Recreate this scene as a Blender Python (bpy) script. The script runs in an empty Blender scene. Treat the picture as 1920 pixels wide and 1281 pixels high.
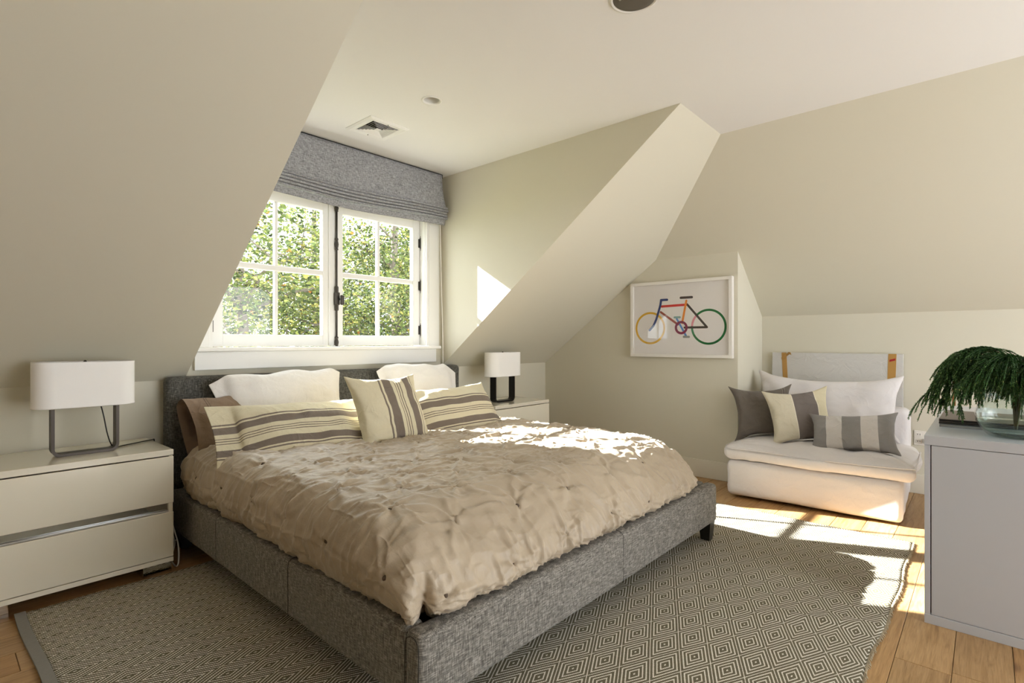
import bpy, bmesh, math, random
import numpy as np
from mathutils import Vector, Matrix

random.seed(7)
RNG = np.random.default_rng(7)
S = bpy.context.scene
COL = S.collection
PI = math.pi

# ------------------------------------------------------------------ camera
cam = bpy.data.cameras.new('camera')
cam.sensor_fit = 'HORIZONTAL'; cam.sensor_width = 36.0
cam.lens = 36.0 * 994.57 / 1920.0
cam.clip_start = 0.02; cam.clip_end = 300
camo = bpy.data.objects.new('camera', cam); COL.objects.link(camo)
camo.location = (0, 0, 1.1088)
camo.rotation_euler = (math.radians(90.0), 0, math.radians(-48.094))
S.camera = camo

# ------------------------------------------------------------------ light
world = bpy.data.worlds.new('sky'); S.world = world
world.use_nodes = True
bg = world.node_tree.nodes['Background']
bg.inputs['Color'].default_value = (0.92, 0.96, 1.0, 1)
bg.inputs['Strength'].default_value = 1.0

sun = bpy.data.lights.new('sun', 'SUN')
sun.energy = 6.5; sun.angle = math.radians(0.53); sun.color = (1.0, 0.985, 0.97)
suno = bpy.data.objects.new('sun', sun); COL.objects.link(suno)
SUND = Vector((0.462, -1.0, -0.605)).normalized()
suno.rotation_euler = SUND.to_track_quat('-Z', 'Y').to_euler()
suno.location = (-4, 14, 9)

S.view_settings.view_transform = 'Standard'
S.view_settings.look = 'None'
S.view_settings.gamma = 1.0
S.view_settings.use_curve_mapping = False
S.view_settings.exposure = 3.0
S.cycles.use_denoising = True
S.cycles.max_bounces = 10
S.cycles.diffuse_bounces = 6
S.cycles.transparent_max_bounces = 12
S.cycles.caustics_reflective = False
S.cycles.caustics_refractive = False
S.cycles.sample_clamp_indirect = 6.0

# ------------------------------------------------------------------ helpers
def lin(h):
    h = h.lstrip('#')
    c = [int(h[i:i+2], 16) / 255 for i in (0, 2, 4)]
    return tuple((x / 12.92 if x <= 0.04045 else ((x + 0.055) / 1.055) ** 2.4) for x in c) + (1.0,)

class Mat:
    """tiny node-tree builder"""
    def __init__(s, name, color=None, rough=0.6, metal=0.0, spec=0.5):
        s.m = bpy.data.materials.new(name); s.m.use_nodes = True
        s.t = s.m.node_tree; s.b = s.t.nodes['Principled BSDF']
        if color is not None: s.b.inputs['Base Color'].default_value = color
        s.b.inputs['Roughness'].default_value = rough
        s.b.inputs['Metallic'].default_value = metal
        s.b.inputs['Specular IOR Level'].default_value = spec
    def node(s, typ, **kw):
        n = s.t.nodes.new(typ)
        for k, v in kw.items(): setattr(n, k, v)
        return n
    def put(s, sock, v):
        if isinstance(v, bpy.types.NodeSocket): s.t.links.new(v, sock)
        else: sock.default_value = v
    def math(s, op, a, b=None, c=None):
        n = s.node('ShaderNodeMath', operation=op)
        s.put(n.inputs[0], a)
        if b is not None: s.put(n.inputs[1], b)
        if c is not None: s.put(n.inputs[2], c)
        return n.outputs[0]
    def coord(s, kind='Object'):
        return s.node('ShaderNodeTexCoord').outputs[kind]
    def mapping(s, vec, scale=(1, 1, 1), loc=(0, 0, 0), rot=(0, 0, 0)):
        n = s.node('ShaderNodeMapping'); s.put(n.inputs['Vector'], vec)
        n.inputs['Scale'].default_value = scale; n.inputs['Location'].default_value = loc
        n.inputs['Rotation'].default_value = rot
        return n.outputs[0]
    def noise(s, vec, scale=5, detail=2, rough=0.5, dist=0.0):
        n = s.node('ShaderNodeTexNoise'); s.put(n.inputs['Vector'], vec)
        n.inputs['Scale'].default_value = scale; n.inputs['Detail'].default_value = detail
        n.inputs['Roughness'].default_value = rough; n.inputs['Distortion'].default_value = dist
        return n.outputs[0]
    def ramp(s, fac, stops, interp='LINEAR'):
        n = s.node('ShaderNodeValToRGB'); s.put(n.inputs[0], fac)
        cr = n.color_ramp; cr.interpolation = interp
        while len(cr.elements) < len(stops): cr.elements.new(0.5)
        for e, (p, c) in zip(cr.elements, stops): e.position = p; e.color = c
        return n.outputs[0]
    def mix(s, fac, a, b, blend='MIX'):
        n = s.node('ShaderNodeMix', data_type='RGBA', blend_type=blend)
        s.put(n.inputs[0], fac); s.put(n.inputs[6], a); s.put(n.inputs[7], b)
        return n.outputs[2]
    def sep(s, vec):
        n = s.node('ShaderNodeSeparateXYZ'); s.put(n.inputs[0], vec); return n.outputs
    def color(s, sock): s.put(s.b.inputs['Base Color'], sock); return s
    def bump(s, height, strength=0.3, dist=0.002):
        n = s.node('ShaderNodeBump'); n.inputs['Strength'].default_value = strength
        n.inputs['Distance'].default_value = dist
        s.put(n.inputs['Height'], height); s.t.links.new(n.outputs[0], s.b.inputs['Normal'])
        return s
    def crease(s, height, strength=0.4, dist=0.01):
        n = s.node('ShaderNodeBump'); n.inputs['Strength'].default_value = strength
        n.inputs['Distance'].default_value = dist; s.put(n.inputs['Height'], height)
        o = s.b.inputs['Normal']
        if o.is_linked: s.t.links.new(o.links[0].from_socket, n.inputs['Normal'])
        s.t.links.new(n.outputs[0], o); return s
    def ridged(s, vec, scale, dist=1.0, detail=2):
        f = s.noise(vec, scale, detail, 0.5, dist)
        return s.math('POWER', s.math('SUBTRACT', 1.0, s.math('ABSOLUTE', s.math('MULTIPLY_ADD', f, 4.0, -2.0))), 3.0)
    def sheen(s, w=0.2, r=0.5):
        s.b.inputs['Sheen Weight'].default_value = w; s.b.inputs['Sheen Roughness'].default_value = r
        return s

def paint(name, hexc, rough=0.75):
    M = Mat(name, lin(hexc), rough, spec=0.25)
    M.bump(M.noise(M.coord(), 260, 2), 0.06, 0.0008)
    return M.m

def gloss(name, hexc, rough=0.15, spec=0.5, coat=0.0):
    M = Mat(name, lin(hexc), rough, spec=spec); M.b.inputs['Coat Weight'].default_value = coat
    M.b.inputs['Coat Roughness'].default_value = 0.03
    return M.m

def metal(name, hexc, rough=0.3):
    return Mat(name, lin(hexc), rough, 1.0).m

def cloth(name, hexc, scale=500, amt=0.12, bump=0.25, rough=0.85, crease=0.0, sheen=0.1):
    M = Mat(name, lin(hexc), rough, spec=0.15); c = lin(hexc)
    co = M.coord()
    a = M.noise(M.mapping(co, (1, 1, 0.15)), scale, 1)
    b = M.noise(M.mapping(co, (0.15, 1, 1)), scale, 1)
    w = M.math('ADD', a, b)
    dark = tuple(x * (1 - amt) for x in c[:3]) + (1,); lite = tuple(min(1, x * (1 + amt)) for x in c[:3]) + (1,)
    M.color(M.ramp(M.math('MULTIPLY', w, 0.5), [(0.35, dark), (0.65, lite)]))
    M.bump(w, bump, 0.0012); M.sheen(sheen)
    if crease:
        M.crease(M.math('ADD', M.noise(co, 14, 3, 0.55, 0.8), M.math('MULTIPLY', M.ridged(co, 7, 0.8), 0.35)), 0.30 * crease, 0.012)
    return M.m

def stripes(name, axis, stops, amt=0.1, scale=600):
    """woven stripes across the u or v of a cushion; stops = [(position, hex)]"""
    M = Mat(name, None, 0.88, spec=0.12)
    uv = M.node('ShaderNodeUVMap').outputs[0]
    x = M.sep(uv)[0 if axis == 'u' else 1]
    co = M.coord()
    a = M.noise(M.mapping(co, (1, 1, 0.12)), scale, 1); b = M.noise(M.mapping(co, (0.12, 1, 1)), scale, 1)
    w = M.math('ADD', a, b)
    xx = M.math('MULTIPLY_ADD', M.math('SUBTRACT', a, 0.5), 0.006, x)
    col = M.ramp(xx, [(p, lin(h)) for p, h in stops], 'CONSTANT')
    sh = M.ramp(M.math('MULTIPLY', w, 0.5), [(0.3, (1 - amt,) * 3 + (1,)), (0.7, (1, 1, 1, 1))])
    M.color(M.mix(1.0, col, sh, 'MULTIPLY'))
    M.bump(w, 0.3, 0.0012); M.sheen(0.1)
    M.crease(M.math('ADD', M.noise(co, 16, 3, 0.55, 0.8), M.math('MULTIPLY', M.ridged(co, 8, 0.9), 0.5)), 0.35, 0.012)
    return M.m

def wpos(o):
    p = Vector((0, 0, 0))
    while o is not None:
        p += o.location; o = o.parent
    return p

def link(name, me, parent=None, loc=None):
    o = bpy.data.objects.new(name, me); COL.objects.link(o)
    if parent is not None: o.parent = parent
    if loc is not None: o.location = loc
    return o

def thing(name, label, cat, loc=(0, 0, 0), group=None, kind=None):
    o = bpy.data.objects.new(name, None); COL.objects.link(o)
    o.empty_display_size = 0.1
    o.location = loc; tag(o, label, cat, group, kind)
    return o

def tag(o, label=None, cat=None, group=None, kind=None):
    if label: o['label'] = label
    if cat: o['category'] = cat
    if group: o['group'] = group
    if kind: o['kind'] = kind
    return o

def mesh(name, V, F, mat, parent=None, smooth=False, local=False, uv=None, root=False):
    """V in world coordinates; the object sits at its parent's place (or at root's base centre)"""
    V = np.asarray(V, float)
    if parent is not None and not local: V = V - np.array(wpos(parent))
    loc = None
    if root:
        loc = np.array([(V[:, 0].min() + V[:, 0].max()) / 2, (V[:, 1].min() + V[:, 1].max()) / 2, V[:, 2].min()])
        V = V - loc
    me = bpy.data.meshes.new(name)
    me.from_pydata(V.tolist(), [], F if isinstance(F, list) else F.tolist())
    me.update()
    if uv is not None:
        l = me.uv_layers.new(name='UVMap')
        idx = np.empty(len(me.loops), int); me.loops.foreach_get('vertex_index', idx)
        l.data.foreach_set('uv', np.asarray(uv, float)[idx].ravel())
    if isinstance(mat, (list, tuple)):
        for m in mat: me.materials.append(m)
    else: me.materials.append(mat)
    if smooth: me.polygons.foreach_set('use_smooth', [True] * len(me.polygons))
    return link(name, me, parent, loc)

def join(parts):
    V, F, o = [], [], 0
    for v, f in parts:
        v = np.asarray(v, float); V.append(v)
        F += [[i + o for i in q] for q in (f.tolist() if isinstance(f, np.ndarray) else f)]; o += len(v)
    return np.concatenate(V), F

BOXF = [[0, 3, 2, 1], [4, 5, 6, 7], [0, 1, 5, 4], [1, 2, 6, 5], [2, 3, 7, 6], [3, 0, 4, 7]]
def box(x0, x1, y0, y1, z0, z1):
    return (np.array([(x0, y0, z0), (x1, y0, z0), (x1, y1, z0), (x0, y1, z0),
                      (x0, y0, z1), (x1, y0, z1), (x1, y1, z1), (x0, y1, z1)], float), [list(f) for f in BOXF])

def bbox(x0, x1, y0, y1, z0, z1, b=0.003, seg=2):
    """box with bevelled edges"""
    bm = bmesh.new(); V, F = box(x0, x1, y0, y1, z0, z1)
    vs = [bm.verts.new(v) for v in V]
    for f in F: bm.faces.new([vs[i] for i in f])
    b = min(b, 0.49 * min(x1 - x0, y1 - y0, z1 - z0))
    bmesh.ops.bevel(bm, geom=bm.edges[:], offset=b, segments=seg, affect='EDGES', profile=0.5)
    bm.verts.ensure_lookup_table()
    V = np.array([v.co[:] for v in bm.verts]); F = [[v.index for v in f.verts] for f in bm.faces]
    bm.free(); return V, F

def axis_pts(a, b, r, n, k=4):
    r = min(r, 0.499 * (b - a))
    e = r * (1 - np.cos(np.linspace(0, PI / 2, k + 1)))
    return np.unique(np.round(np.concatenate([a + e, np.linspace(a + r, b - r, max(2, n)), b - e]), 7))

def rbox(x0, x1, y0, y1, z0, z1, r, n=(8, 8, 4), k=4):
    """rounded box as a welded quad grid: V, F, normals"""
    A = [axis_pts(x0, x1, r, n[0], k), axis_pts(y0, y1, r, n[1], k), axis_pts(z0, z1, r, n[2], k)]
    lo = np.array([x0, y0, z0]); hi = np.array([x1, y1, z1])
    V, F, idx = [], [], {}
    def vid(p):
        key = (round(p[0], 6), round(p[1], 6), round(p[2], 6))
        if key not in idx: idx[key] = len(V); V.append(p)
        return idx[key]
    for ax in range(3):
        u, v = [i for i in range(3) if i != ax]
        for side in (0, 1):
            c = (lo, hi)[side][ax]
            g = [[None] * len(A[v]) for _ in A[u]]
            for i, a in enumerate(A[u]):
                for j, b in enumerate(A[v]):
                    p = [0, 0, 0]; p[ax] = c; p[u] = a; p[v] = b
                    g[i][j] = vid(tuple(p))
            flip = (side == 1) ^ (ax == 1)
            for i in range(len(A[u]) - 1):
                for j in range(len(A[v]) - 1):
                    q = [g[i][j], g[i+1][j], g[i+1][j+1], g[i][j+1]]
                    F.append(q if flip else q[::-1])
    V = np.array(V)
    rr = np.minimum(r, 0.499 * (hi - lo))
    C = np.clip(V, lo + rr, hi - rr); D = (V - C) / rr
    L = np.linalg.norm(D, axis=1, keepdims=True); Nn = D / np.maximum(L, 1e-9)
    P = C + Nn * rr
    return P, F, Nn

def lathe(prof, n=24, c=(0, 0, 0), axis='z', close=False):
    """revolve [(r, h)]"""
    V, F = [], []
    for r, h in prof:
        for k in range(n):
            a = 2 * PI * k / n
            V.append((r * math.cos(a), r * math.sin(a), h))
    m = len(prof)
    for i in range(m - 1):
        for k in range(n):
            F.append([i * n + k, i * n + (k + 1) % n, (i + 1) * n + (k + 1) % n, (i + 1) * n + k])
    if prof[0][0] > 1e-6 and close: F.append(list(range(n))[::-1])
    if prof[-1][0] > 1e-6 and close: F.append([(m - 1) * n + k for k in range(n)])
    V = np.array(V)
    if axis == 'y': V = V[:, [0, 2, 1]] * np.array([1, -1, 1])
    if axis == 'x': V = V[:, [2, 0, 1]]
    return V + np.array(c), F

def tube(pts, r, n=8, caps=True):
    pts = [Vector(p) for p in pts]; m = len(pts)
    rad = r if hasattr(r, '__len__') else [r] * m
    V, F = [], []
    t0 = (pts[1] - pts[0]).normalized()
    ref = Vector((0, 0, 1)) if abs(t0.z) < 0.9 else Vector((1, 0, 0))
    nrm = t0.cross(ref).normalized()
    for i, p in enumerate(pts):
        t = (pts[min(i + 1, m - 1)] - pts[max(i - 1, 0)]).normalized()
        nrm = (nrm - t * nrm.dot(t)).normalized(); b = t.cross(nrm)
        for k in range(n):
            a = 2 * PI * k / n
            V.append(p + (nrm * math.cos(a) + b * math.sin(a)) * rad[i])
    for i in range(m - 1):
        for k in range(n):
            F.append([i * n + k, i * n + (k + 1) % n, (i + 1) * n + (k + 1) % n, (i + 1) * n + k])
    if caps: F.append(list(range(n))[::-1]); F.append([(m - 1) * n + k for k in range(n)])
    return np.array([v[:] for v in V]), F

def spline(pts, n=12):
    """Catmull-Rom through pts"""
    P = [Vector(p) for p in pts]; P = [P[0] * 2 - P[1]] + P + [P[-1] * 2 - P[-2]]
    out = []
    for i in range(1, len(P) - 2):
        for k in range(n):
            t = k / n
            out.append(0.5 * ((2 * P[i]) + (P[i+1] - P[i-1]) * t + (2 * P[i-1] - 5 * P[i] + 4 * P[i+1] - P[i+2]) * t * t
                              + (3 * P[i] - P[i-1] - 3 * P[i+1] + P[i+2]) * t ** 3))
    out.append(P[-2]); return out

def sweep(pts, w, t, across=(0, 1, 0)):
    """a flat strap of width w (along `across`) and thickness t following pts"""
    P = [Vector(p) for p in pts]; ac = Vector(across); m = len(P); V, F = [], []
    for i, p in enumerate(P):
        tg = (P[min(i + 1, m - 1)] - P[max(i - 1, 0)]).normalized(); nn = tg.cross(ac).normalized()
        for a, b in ((-1, -1), (1, -1), (1, 1), (-1, 1)):
            V.append((p + ac * (a * w / 2) + nn * (b * t / 2))[:])
    for i in range(m - 1):
        for k in range(4):
            F.append([i * 4 + k, i * 4 + (k + 1) % 4, i * 4 + 4 + (k + 1) % 4, i * 4 + 4 + k])
    F.append([3, 2, 1, 0]); F.append([(m - 1) * 4 + k for k in range(4)])
    return np.array(V), F

def prism(poly, d):
    """extrude planar 3D polygon by vector d"""
    P = np.array(poly, float); n = len(P); V = np.concatenate([P, P + np.array(d)])
    F = [list(range(n))[::-1], list(range(n, 2 * n))] + [[i, (i + 1) % n, n + (i + 1) % n, n + i] for i in range(n)]
    return V, F

def recalc(o):
    bm = bmesh.new(); bm.from_mesh(o.data); bmesh.ops.recalc_face_normals(bm, faces=bm.faces[:])
    bm.to_mesh(o.data); bm.free(); return o

def vnoise(P, scale, seed=0):
    """trilinear value noise in numpy, about 0..1"""
    Q = np.asarray(P, float) * scale + seed * 17.31
    i = np.floor(Q).astype(np.int64); f = Q - i; f = f * f * (3 - 2 * f)
    def h(a, b, c):
        n = (a * 374761393 + b * 668265263 + c * 2147483647 + seed * 144665) & 0xffffffff
        n = ((n ^ (n >> 13)) * 1274126177) & 0xffffffff
        return ((n ^ (n >> 16)) & 0xffff) / 65535.0
    r = 0
    for dx in (0, 1):
        for dy in (0, 1):
            for dz in (0, 1):
                w = (f[:, 0] if dx else 1 - f[:, 0]) * (f[:, 1] if dy else 1 - f[:, 1]) * (f[:, 2] if dz else 1 - f[:, 2])
                r = r + w * h(i[:, 0] + dx, i[:, 1] + dy, i[:, 2] + dz)
    return r

def copy_tree(o, parent=None):
    c = o.copy(); COL.objects.link(c)
    if parent is not None: c.parent = parent
    for ch in list(o.children): copy_tree(ch, c)
    return c

def subsurf(o, lv=1):
    m = o.modifiers.new('smooth', 'SUBSURF'); m.levels = lv; m.render_levels = lv
    return o

def glass_mat(name, tint=(1, 1, 1, 1), refl=1.0, rough=0.0):
    M = Mat(name); t = M.t
    out = [n for n in t.nodes if n.type == 'OUTPUT_MATERIAL'][0]
    tr = M.node('ShaderNodeBsdfTransparent'); tr.inputs[0].default_value = tint
    gl = M.node('ShaderNodeBsdfGlossy'); gl.inputs['Roughness'].default_value = rough
    fr = M.node('ShaderNodeFresnel'); fr.inputs[0].default_value = 1.5
    geo = M.node('ShaderNodeNewGeometry')
    f = M.math('MULTIPLY', M.math('MULTIPLY', fr.outputs[0], refl), M.math('SUBTRACT', 1.0, geo.outputs['Backfacing']))
    mx = M.node('ShaderNodeMixShader'); t.links.new(f, mx.inputs[0])
    t.links.new(tr.outputs[0], mx.inputs[1]); t.links.new(gl.outputs[0], mx.inputs[2])
    t.links.new(mx.outputs[0], out.inputs[0]); t.nodes.remove(M.b)
    return M.m

# ------------------------------------------------------------------ materials
M_WALL = paint('wall_paint', '#d2cdbc')
M_CEIL = paint('ceiling_paint', '#e3e1de')
M_TRIM = gloss('trim_paint', '#ecebe8', 0.4, 0.4)
M_BASEB = gloss('baseboard_paint', '#dcd7c8', 0.45, 0.4)
M_GLASS = glass_mat('window_glass', (0.97, 0.985, 0.98, 1), 1.0)
M_IRON = Mat('wrought_iron', lin('#4a4540'), 0.42, 0.8).m
M_DARK = Mat('dark_void', lin('#15130f'), 0.9).m  # flat near-black, stands in for shade in hollows and gaps

def wood_floor():
    M = Mat('oak_plank', None, 0.42, spec=0.4)
    co = M.coord(); inf = M.node('ShaderNodeObjectInfo'); rnd = inf.outputs['Random']
    off = M.node('ShaderNodeCombineXYZ'); M.put(off.inputs[0], M.math('MULTIPLY', rnd, 37.0)); M.put(off.inputs[1], M.math('MULTIPLY', rnd, 11.0))
    va = M.node('ShaderNodeVectorMath', operation='ADD'); M.put(va.inputs[0], co); M.put(va.inputs[1], off.outputs[0]); v = va.outputs[0]
    g = M.noise(M.mapping(v, (1.2, 16, 4)), 3.0, 6, 0.65, 1.6)
    g2 = M.noise(M.mapping(v, (4, 160, 30)), 3.0, 2, 0.5)
    base = M.ramp(g, [(0.25, lin('#8c6a42')), (0.45, lin('#b08c5e')), (0.6, lin('#be9b6d')), (0.8, lin('#a27d50'))])
    f = M.ramp(g2, [(0.3, (0.72, 0.7, 0.66, 1)), (0.6, (1, 1, 1, 1))])
    base = M.mix(0.7, base, f, 'MULTIPLY')
    tone = M.ramp(rnd, [(0, (0.78, 0.76, 0.74, 1)), (0.5, (1, 1, 1, 1)), (1, (1.0, 0.9, 0.78, 1))])
    base = M.mix(1.0, base, tone, 'MULTIPLY')
    vo = M.node('ShaderNodeTexVoronoi'); M.put(vo.inputs['Vector'], M.mapping(v, (2.2, 6, 1))); vo.inputs['Scale'].default_value = 0.9
    kn = M.ramp(vo.outputs['Distance'], [(0.03, (0.12, 0.08, 0.05, 1)), (0.1, (0.75, 0.68, 0.6, 1)), (0.22, (1, 1, 1, 1))])
    base = M.mix(0.9, base, kn, 'MULTIPLY')
    M.color(base); M.bump(g2, 0.12, 0.001)
    return M.m
M_OAK = wood_floor()

# ------------------------------------------------------------------ room shell
ZC, ZK, YW, Y0, X0, XK, ZKX = 2.4604, 0.8946, 3.375, 1.2968, 3.4816, 4.8691, 1.3247
XL, XC, XP, YPB = 0.9932, 2.8747, 4.2708, 1.4573
XW, YB = -1.7, -2.6                       # left wall and rear wall, behind the photographer
SX = (ZC - ZKX) / (XK - X0); ZP = ZC - SX * (XP - X0); YHIP = Y0 + (ZC - ZP) / ((ZC - ZK) / (YW - Y0))

def structure(name, V, F, mat, label=None):
    o = recalc(mesh(name, V, F, mat)); o['kind'] = 'structure'
    if label: o['label'] = label
    return o

floor = structure('floor', *box(XW - 0.1, XK + 0.1, YB - 0.1, YW + 0.1, -0.16, -0.021), Mat('subfloor', lin('#2c2116'), 0.9).m,
                  'oak plank floor under the rug and furniture')
PW = 0.1555; row = 0
y = 0.09 - PW * 18
plank_me = {}
while y < YW:
    ya, yb = max(y, YB), min(y + PW, YW)
    if yb - ya > 0.01:
        x = XW - random.uniform(0, 1.6)
        while x < XK:
            L = random.choice((1.5, 1.8, 2.1)); xa, xb = max(x, XW), min(x + L, XK)
            if xb - xa > 0.02:
                V, F = bbox(xa + 0.0008, xb - 0.0008, ya + 0.0008, yb - 0.0008, -0.02, 0.0, 0.0012, 1)
                c = np.array([(xa + xb) / 2, (ya + yb) / 2, -0.02])
                o = mesh('plank', V - c, F, M_OAK, floor, local=True); o.location = c
            x += L
    y += PW

def boolean_cut(o, cutter):
    m = o.modifiers.new('cut', 'BOOLEAN'); m.operation = 'DIFFERENCE'; m.solver = 'EXACT'; m.object = cutter
    bpy.context.view_layer.update()
    me = bpy.data.meshes.new_from_object(o.evaluated_get(bpy.context.evaluated_depsgraph_get()))
    o.modifiers.clear(); o.data = me
    bpy.data.objects.remove(cutter)

DL = (1.912, 2.32)      # downlight
VC = (1.936, 2.882)     # vent
cpoly = [(XW, YB), (X0, YB), (X0, Y0), (XC, Y0), (XC, YW), (XL, YW), (XL, Y0), (XW, Y0)]
ceiling = structure('ceiling', *prism([(a, b, ZC) for a, b in cpoly], (0, 0, 0.14)), M_CEIL, 'flat off-white ceiling running into the dormer')
V, F = join([lathe([(0.046, ZC - 0.05), (0.046, ZC + 0.09)], 32, (DL[0], DL[1], 0), close=True),
             box(VC[0] - 0.105, VC[0] + 0.105, VC[1] - 0.105, VC[1] + 0.105, ZC - 0.05, ZC + 0.08)])
cut = recalc(mesh('cutter', V, F, M_CEIL)); boolean_cut(ceiling, cut)

UPL = (-0.06, 0.06, 0.08); UPY = (0.06, 0.06, 0.08); UPX = (0.08, 0, 0.1)
structure('ceiling_slope_left', *prism([(XW, Y0, ZC), (XL, Y0, ZC), (XL, YW, ZK), (XW, YW, ZK)], UPL), M_WALL, 'sloped ceiling left of the dormer')
structure('ceiling_slope_right', *prism([(XC, Y0, ZC), (X0, Y0, ZC), (XP, YHIP, ZP), (XP, YW, ZK), (XC, YW, ZK)], UPY), M_WALL, 'narrow sloped ceiling right of the dormer')
structure('ceiling_slope_gable', *prism([(X0, YB, ZC), (X0, Y0, ZC), (XP, YHIP, ZP), (XP, YPB, ZP), (XK, YPB, ZKX), (XK, YB, ZKX)], UPX), M_WALL, 'large sloped ceiling above the slipper chair')
structure('wall_left_cheek', *prism([(XL, Y0, ZC), (XL, YW, ZC), (XL, YW, ZK)], (-0.05, 0.05, 0.05)), M_WALL, 'left dormer cheek wall')
structure('wall_right_cheek', *prism([(XC, Y0, ZC), (XC, YW, ZC), (XC, YW, ZK)], (0.05, 0.05, 0.05)), M_WALL, 'right dormer cheek wall with a sun patch')
structure('wall_picture', *prism([(XP, YPB, 0), (XP, YW, 0), (XP, YW, ZK), (XP, YHIP, ZP), (XP, YPB, ZP)], (0.1, 0.04, 0)), M_WALL, 'short wall carrying the bicycle picture')
structure('wall_return', *prism([(XP, YPB, 0), (XK, YPB, 0), (XK, YPB, ZKX), (XP, YPB, ZP)], (0.04, 0.1, 0)), M_WALL, 'return wall beside the slipper chair')
structure('wall_right', *box(XK, XK + 0.12, YB, YPB + 0.1, 0, ZKX), M_WALL, 'low knee wall behind the slipper chair')
structure('wall_left', *box(XW - 0.12, XW, YB, YW, 0, ZC), M_WALL)
# window wall: knee part plus dormer front, with the window opening
WX0, WX1, WZ0, WZ1 = 1.125, 2.725, 1.055, 2.12
V, F = join([box(XW, XL, YW, YW + 0.14, 0, ZK), box(XC, XP + 0.1, YW, YW + 0.14, 0, ZK),
             box(XL, XC, YW, YW + 0.14, 0, WZ0), box(XL, WX0, YW, YW + 0.14, WZ0, ZC), box(WX1, XC, YW, YW + 0.14, WZ0, ZC),
             box(WX0, WX1, YW, YW + 0.14, WZ1, ZC)])
structure('wall_window', V, F, M_WALL, 'wall behind the bed with the dormer window')
# rear wall with a wide opening, unseen, added and sized for its daylight fill
RA, RB, RZ0, RZ1 = 1.0, 4.2, 0.0, 2.05
V, F = join([box(XW, XK, YB - 0.12, YB, RZ1, ZC), box(XW, RA, YB - 0.12, YB, RZ0, RZ1), box(RB, XK, YB - 0.12, YB, RZ0, RZ1)])
structure('wall_rear', V, F, M_WALL)

structure('baseboard_right', *join([bbox(XP - 0.016, XP, YPB - 0.016, YW, 0, 0.143, 0.003)]), M_BASEB, 'pale baseboard under the bicycle picture')
structure('baseboard_return', *bbox(XP - 0.016, XK, YPB - 0.016, YPB, 0, 0.143, 0.003), M_BASEB)
structure('baseboard_gable', *bbox(XK - 0.016, XK, YB, YPB - 0.016, 0, 0.143, 0.003), M_BASEB)
structure('baseboard_window', *bbox(XW, XP - 0.016, YW - 0.016, YW, 0, 0.143, 0.003), M_BASEB)

# ------------------------------------------------------------------ window
YG = 3.44   # room-side face of the sashes
win = thing('window_1', 'white double casement dormer window of eight panes above the bed', None, (1.925, YW, 1.05), kind='structure')
casing = [('casing', (1.0, 1.115, 3.352, 3.375, 1.072, 2.2)), ('casing', (2.735, 2.842, 3.352, 3.375, 1.072, 2.2)),
          ('casing', (1.115, 2.735, 3.352, 3.375, 2.105, 2.2))]
for nm, b in casing: mesh(nm, *bbox(*b, 0.004), M_TRIM, win)
mesh('casing_bead', *bbox(2.715, 2.737, 3.358, 3.40, 1.072, 2.11, 0.003), M_TRIM, win)
mesh('casing_bead', *bbox(1.113, 1.135, 3.358, 3.40, 1.072, 2.11, 0.003), M_TRIM, win)
V, F = join([box(1.105, 1.14, 3.376, 3.515, 1.06, 2.12), box(2.71, 2.745, 3.376, 3.515, 1.06, 2.12), box(1.14, 2.71, 3.376, 3.515, 2.095, 2.12)])
mesh('jamb', V, F, M_TRIM, win)
mesh('stool', *bbox(1.03, 2.82, 3.30, 3.45, 1.05, 1.074, 0.006, 3), M_TRIM, win)
mesh('apron', *bbox(1.038, 2.81, 3.352, 3.375, 0.944, 1.05, 0.003), M_TRIM, win)
mesh('outer_sill', *bbox(1.0, 2.85, 3.515, 3.60, 1.0, 1.05, 0.006), M_TRIM, win)

def sash(x0, x1, g0, g1, mx):
    root = link('sash', None, win); root.location = Vector((x0, YG, 1.078)) - win.location
    zt, gb, gt, r0, r1 = 2.092, 1.153, 2.020, 1.567, 1.604
    y0, y1 = YG, YG + 0.042
    V, F = join([bbox(x0, g0, y0, y1, 1.078, zt, 0.003), bbox(g1, x1, y0, y1, 1.078, zt, 0.003),
                 bbox(g0 - 0.002, g1 + 0.002, y0 + 0.0005, y1, 1.078, gb, 0.003), bbox(g0 - 0.002, g1 + 0.002, y0 + 0.0005, y1, gt, zt, 0.003)])
    mesh('sash_frame', V, F, M_TRIM, root)
    mesh('muntin', *bbox(g0, g1, y0 + 0.004, y1 - 0.006, r0, r1, 0.005, 2), M_TRIM, root)
    for z0, z1 in ((gb, r0), (r1, gt)):
        mesh('muntin', *bbox(mx - 0.011, mx + 0.011, y0 + 0.006, y1 - 0.006, z0, z1, 0.004, 2), M_TRIM, root)
        for a, b in ((g0, mx - 0.011), (mx + 0.011, g1)):
            mesh('pane', *box(a - 0.003, b + 0.003, y0 + 0.020, y0 + 0.024, z0 - 0.003, z1 + 0.003), M_GLASS, root)
    return root
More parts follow.
